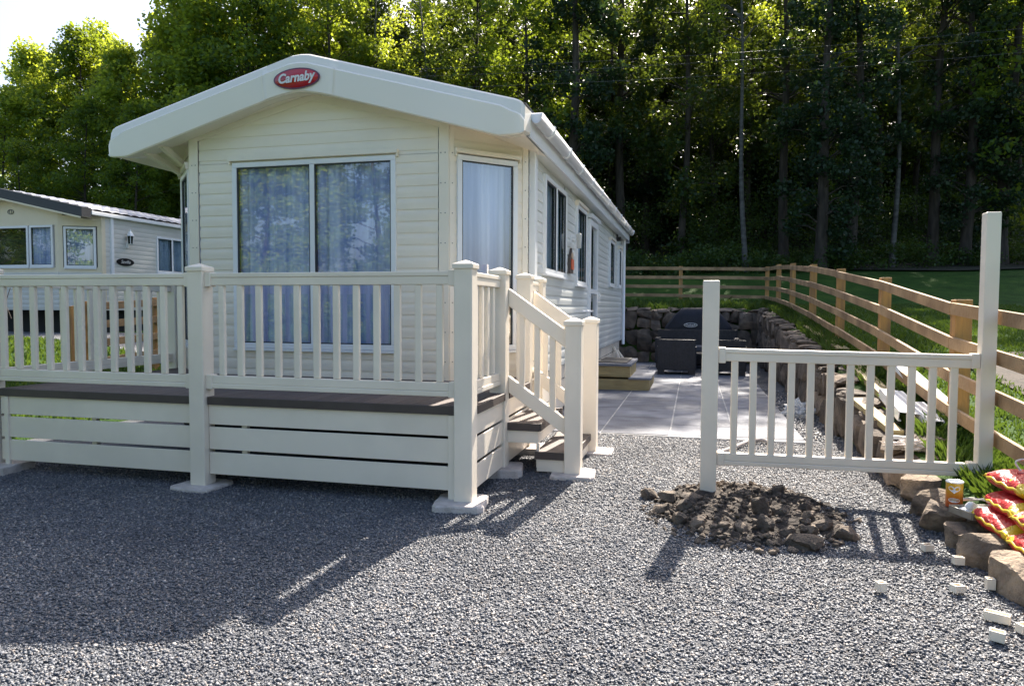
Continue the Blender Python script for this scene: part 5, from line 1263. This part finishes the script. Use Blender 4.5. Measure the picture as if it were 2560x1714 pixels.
KIND = {
 'broad': dict(H=14.0, cb=2.0, R=3.0, nclump=115, per=140, leaf=0.19),
 'bright': dict(H=13.0, cb=1.8, R=2.7, nclump=105, per=140, leaf=0.20),
 'tall': dict(H=15.5, cb=2.5, R=2.5, nclump=115, per=135, leaf=0.18, low=8),
 'ivy': dict(H=14.5, cb=0.9, R=1.7, nclump=130, per=120, leaf=0.16, trunk_r=0.22, lean=0.8),
 'bare': dict(H=15.5, cb=4.5, R=2.5, nclump=85, per=130, leaf=0.18, trunk_r=0.20, lean=0.7),
 'birch': dict(H=14.5, cb=6.5, R=1.8, nclump=50, per=80, leaf=0.12, trunk_r=0.10, lean=0.9),
}
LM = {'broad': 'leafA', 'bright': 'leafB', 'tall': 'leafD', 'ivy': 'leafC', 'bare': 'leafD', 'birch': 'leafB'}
PROTO = {}
for ki, (k, kw) in enumerate(KIND.items()):
    for s_ in range(2):
        tk, v, f = tree_meshes(100+ki*10+s_, **kw)
        me_t = bpy.data.meshes.new('trunk'); me_t.from_pydata(tk.v, [], tk.f); me_t.update(); me_t.materials.append(M['birch' if k == 'birch' else 'bark']); me_t.polygons.foreach_set('use_smooth', [True]*len(me_t.polygons))
        me_l = bpy.data.meshes.new('crown'); me_l.vertices.add(len(v)); me_l.vertices.foreach_set('co', v.astype(np.float32).ravel()); me_l.loops.add(len(f)*4); me_l.loops.foreach_set('vertex_index', f.astype(np.int32).ravel())
        me_l.polygons.add(len(f)); me_l.polygons.foreach_set('loop_start', np.arange(0, len(f)*4, 4, dtype=np.int32)); me_l.update(calc_edges=True); me_l.materials.append(M[LM[k]])
        PROTO[(k, s_)] = (me_t, me_l)
def tree(px, dep, kind, var, scale, label, group, rot=None):
    """px: bearing given as the sideways/forward ratio times 1000, dep: forward distance"""
    a = px/1000.0; x = dep*(a*cos(yaw)-sin(yaw)); y = dep*(a*sin(yaw)+cos(yaw))
    me_t, me_l = PROTO[(kind, var)]
    t_ = thing('tree', (x, y, hz(x, y)-0.05), label, 'tree', group)
    t_.rotation_euler = (0, 0, rot if rot is not None else (px*0.37+dep) % 6.28); t_.scale = (scale, scale, scale)
    o1 = bpy.data.objects.new('trunk', me_t); COL.objects.link(o1); o1.parent = t_
    o2 = bpy.data.objects.new('crown', me_l); COL.objects.link(o2); o2.parent = t_
    return t_
def PX(p): return (p-1280)/F_PX*1000
GA = 'trees along the front edge of the wood'; GB = 'trees standing deeper in the wood'
front = [
 # left, behind the neighbouring caravan
 (-90, 38, 'bright', 0, 0.68, 'small pale green tree at the far left picture edge'),
 (20, 37, 'bright', 1, 0.74, 'bright green tree at the left edge above the neighbouring gable peak'),
 (112, 39, 'bright', 0, 0.92, 'rounded bright tree top just left of the open patch of sky, above the tiled roof'),
 (205, 38, 'broad', 0, 0.92, 'slim dark trunked tree whose stem rises behind the neighbouring gutter'),
 (250, 40, 'bright', 1, 1.03, 'tallest pale treetop standing into the open sky on the left'),
 (331, 37, 'bright', 0, 0.88, 'tree with a straight pale stem seen under the left gable corner'),
 (392, 40, 'bright', 0, 0.98, 'leafy tree whose lower crown shows left of the cream caravan window'),
 (470, 37, 'bright', 1, 1.14, 'broad leafy tree above the left slope of the gable'),
 (560, 39, 'bright', 0, 1.28, 'yellow-green tree above the left half of the gable slope'),
 (640, 38, 'broad', 0, 1.12, 'dark tall tree just left of the red badge'),
 (725, 40, 'bright', 1, 1.30, 'bright tree directly above the gable peak'),
 (830, 38, 'broad', 0, 1.15, 'leafy tree just right of the gable peak'),
 (935, 38, 'birch', 0, 1.15, 'fine-leaved weeping tree above the right slope of the gable'),
 (1085, 36, 'birch', 1, 1.12, 'pale white-stemmed birch rising above the right slope of the gable'),
 (1190, 37, 'tall', 1, 1.12, 'dark tree above the right end of the gable'),
 (1310, 35, 'broad', 1, 1.12, 'dense dark tree behind the near end of the white gutter'),
 (1425, 33, 'ivy', 0, 1.15, 'ivy-clad tree with sunlit clumps above the middle of the gutter'),
 (1560, 35, 'bare', 0, 1.10, 'dark bare-stemmed tree behind the far end of the caravan'),
 (1700, 34, 'tall', 0, 1.05, 'dark tree above the first span of the far fence'),
 (1868, 31, 'birch', 0, 1.08, 'thin white-stemmed birch left of the leaning trunks'),
 (1965, 33, 'bare', 1, 1.08, 'dark slim tree left of the pale leaning trunk'),
 (2036, 30, 'ivy', 1, 1.05, 'ivy-covered tree with a pale leaning trunk above the curve of the fence'),
 (2130, 31, 'ivy', 0, 1.02, 'ivy-covered tree with a white patch at its foot, right of the leaning trunk'),
 (2226, 31, 'birch', 1, 1.10, 'tree with a pale silver stem left of the big dark trunk'),
 (2312, 32, 'bare', 0, 1.12, 'tree with a thick dark double trunk above the second fence post'),
 (2400, 31, 'ivy', 1, 1.04, 'dense ivy-clad tree left of the tall cream post'),
 (2500, 31, 'ivy', 0, 1.10, 'dense ivy-clad tree rising behind the tall cream post'),
 (2610, 30, 'broad', 0, 1.02, 'leafy tree at the right picture edge'),
]
for p_, d_, k, v_, s_, lb in front: tree(PX(p_), d_, k, v_, s_*(1.12 if p_ > 1400 else 1.0), lb, GA)
rnd = random.Random(77)
for p_, d_, s_ in ((-60, 43, 0.72), (62, 42, 0.80), (158, 43, 0.95), (290, 43, 1.02), (228, 35, 0.62), (345, 34, 0.6), (60, 34, 0.5)):
    tree(PX(p_), d_, 'bright' if s_ > 0.7 else 'broad', int(d_) % 2, s_, 'leafy tree filling the row of trees behind the neighbouring caravan', 'trees filling the row behind the neighbouring caravan')
kinds = ['tall', 'broad', 'bare', 'tall', 'bright']
for i in range(34):
    p_ = 460 + i*66 + rnd.uniform(-25, 25); d_ = rnd.uniform(40, 47)
    k = kinds[i % 5] if p_ < 1300 else ['tall', 'bare', 'ivy', 'tall', 'broad'][i % 5]; s_ = rnd.uniform(1.0, 1.2)
    if p_ < 620: s_ *= 0.95
    lb = 'leafy tree standing deeper in the wood behind the front row, on the left' if p_ < 1300 else 'dark tree standing deeper in the wood behind the front row, on the right'
    tree(PX(p_), d_, k, i % 2, s_, lb, GB + (' on the left' if p_ < 1300 else ' on the right'))
# far wood as a mass
def bear(p_, d_):
    a = (p_-1280)/F_PX; return d_*(a*cos(yaw)-sin(yaw)), d_*(a*sin(yaw)+cos(yaw))
cen = []; rad = []; cnt = []; tk = MB(); rr_ = random.Random(5)
for i in range(430):
    p_ = rr_.uniform(380, 2900); d_ = rr_.uniform(47, 60); x, y = bear(p_, d_); zb = hz(x, y)
    top = 15 if p_ > 700 else 11
    for k in range(11):
        z = zb+(rr_.uniform(0.2, 5) if k < 4 else rr_.uniform(3, top)); cen.append((x+rr_.uniform(-2,2), y+rr_.uniform(-2,2), z)); rad.append(rr_.uniform(0.9, 2.0)); cnt.append(75)
    if i % 2 == 0: tk.tube([(x, y, zb-0.5), (x+rr_.uniform(-.5,.5), y, zb+6), (x+rr_.uniform(-1,1), y, zb+13)], [0.2, 0.15, 0.06], 6)
v, f = leaf_cloud(cen, rad, cnt, 0.34, 9)
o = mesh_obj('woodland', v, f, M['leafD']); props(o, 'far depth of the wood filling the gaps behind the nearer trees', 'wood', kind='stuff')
props(tk.build('woodland_trunks', M['bark'], None, smooth=True), 'dark stems far back in the wood', 'wood', kind='stuff')
# undergrowth
cen = []; rad = []; cnt = []
for i in range(520):
    p_ = rr_.uniform(1380, 2750); d_ = rr_.uniform(29.5, 35); x, y = bear(p_, d_); zb = hz(x, y); h_ = rr_.uniform(0.1, 1.1)*(0.7+0.5*noise.noise(Vector((x*0.4, 0, 0))))
    cen.append((x, y, zb+h_)); rad.append(rr_.uniform(0.35, 0.8)); cnt.append(85)
for i in range(620):
    p_ = rr_.uniform(1380, 2750); d_ = rr_.uniform(33.5, 41); x, y = bear(p_, d_)
    if noise.noise(Vector((x*0.35, y*0.35, 4))) < -0.18: continue
    cen.append((x, y, hz(x, y)+rr_.uniform(0.5, 5.5)*rr_.uniform(0.4, 1))); rad.append(rr_.uniform(0.5, 1.1)); cnt.append(80)
for i in range(260):
    p_ = rr_.uniform(-200, 500); d_ = rr_.uniform(33, 38); x, y = bear(p_, d_); cen.append((x, y, hz(x, y)+rr_.uniform(0.2, 2.2))); rad.append(rr_.uniform(0.5, 1.1)); cnt.append(80)
v, f = leaf_cloud(cen, rad, cnt, 0.13, 19, 0.7)
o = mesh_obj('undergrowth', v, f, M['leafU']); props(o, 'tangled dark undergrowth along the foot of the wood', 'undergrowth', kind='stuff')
# trees behind the viewer, mirrored in the front windows
MIR = [(-33.0, 1.0, 'broad', 0, 0.62, 'leafy tree mirrored in the big dark window of the neighbouring caravan'), (-37.5, -1.5, 'broad', 1, 0.7, 'second tree mirrored beside the first in the big dark neighbouring window'), (-41.0, -8.0, 'broad', 0, 0.8, 'taller tree mirrored at the back of the big dark neighbouring window'),
       (-9.5, -3.0, 'bright', 0, 0.42, 'leafy tree mirrored in the left pane of the big front window'), (-7.0, -3.6, 'bright', 1, 0.40, 'leafy tree mirrored in the right pane of the big front window'), (-13.0, -6.0, 'bright', 1, 0.6, 'leafy tree mirrored behind the nearer ones at the left of the big window'),
       (-9.8, -7.5, 'broad', 0, 0.62, 'darker leafy tree mirrored between the two nearer ones in the big window'), (-5.6, -8.0, 'bright', 0, 0.60, 'leafy tree mirrored at the right edge of the big window'), (-16.0, -9.0, 'broad', 1, 0.75, 'tall tree mirrored far left in the big window'),
       (17, -14, 'bright', 0, 0.42, 'small tree mirrored in the angled right window'), (24, -18, 'broad', 0, 0.40, 'low tree mirrored as a dark skyline in the angled right window'), (31, -20, 'broad', 1, 0.38, 'tree forming the distant skyline mirrored in the angled right window'), (13, -20, 'broad', 1, 0.38, 'round tree mirrored at the left of the angled window skyline')]
for (x, y, k, v_, s_, lb) in MIR:
    me_t, me_l = PROTO[(k, v_)]; t_ = thing('tree', (x, y, -0.2), lb, 'tree'); t_.scale = (s_*1.3, s_*1.3, s_)
    for nm, me in (('trunk', me_t), ('crown', me_l)):
        o1 = bpy.data.objects.new(nm, me); COL.objects.link(o1); o1.parent = t_
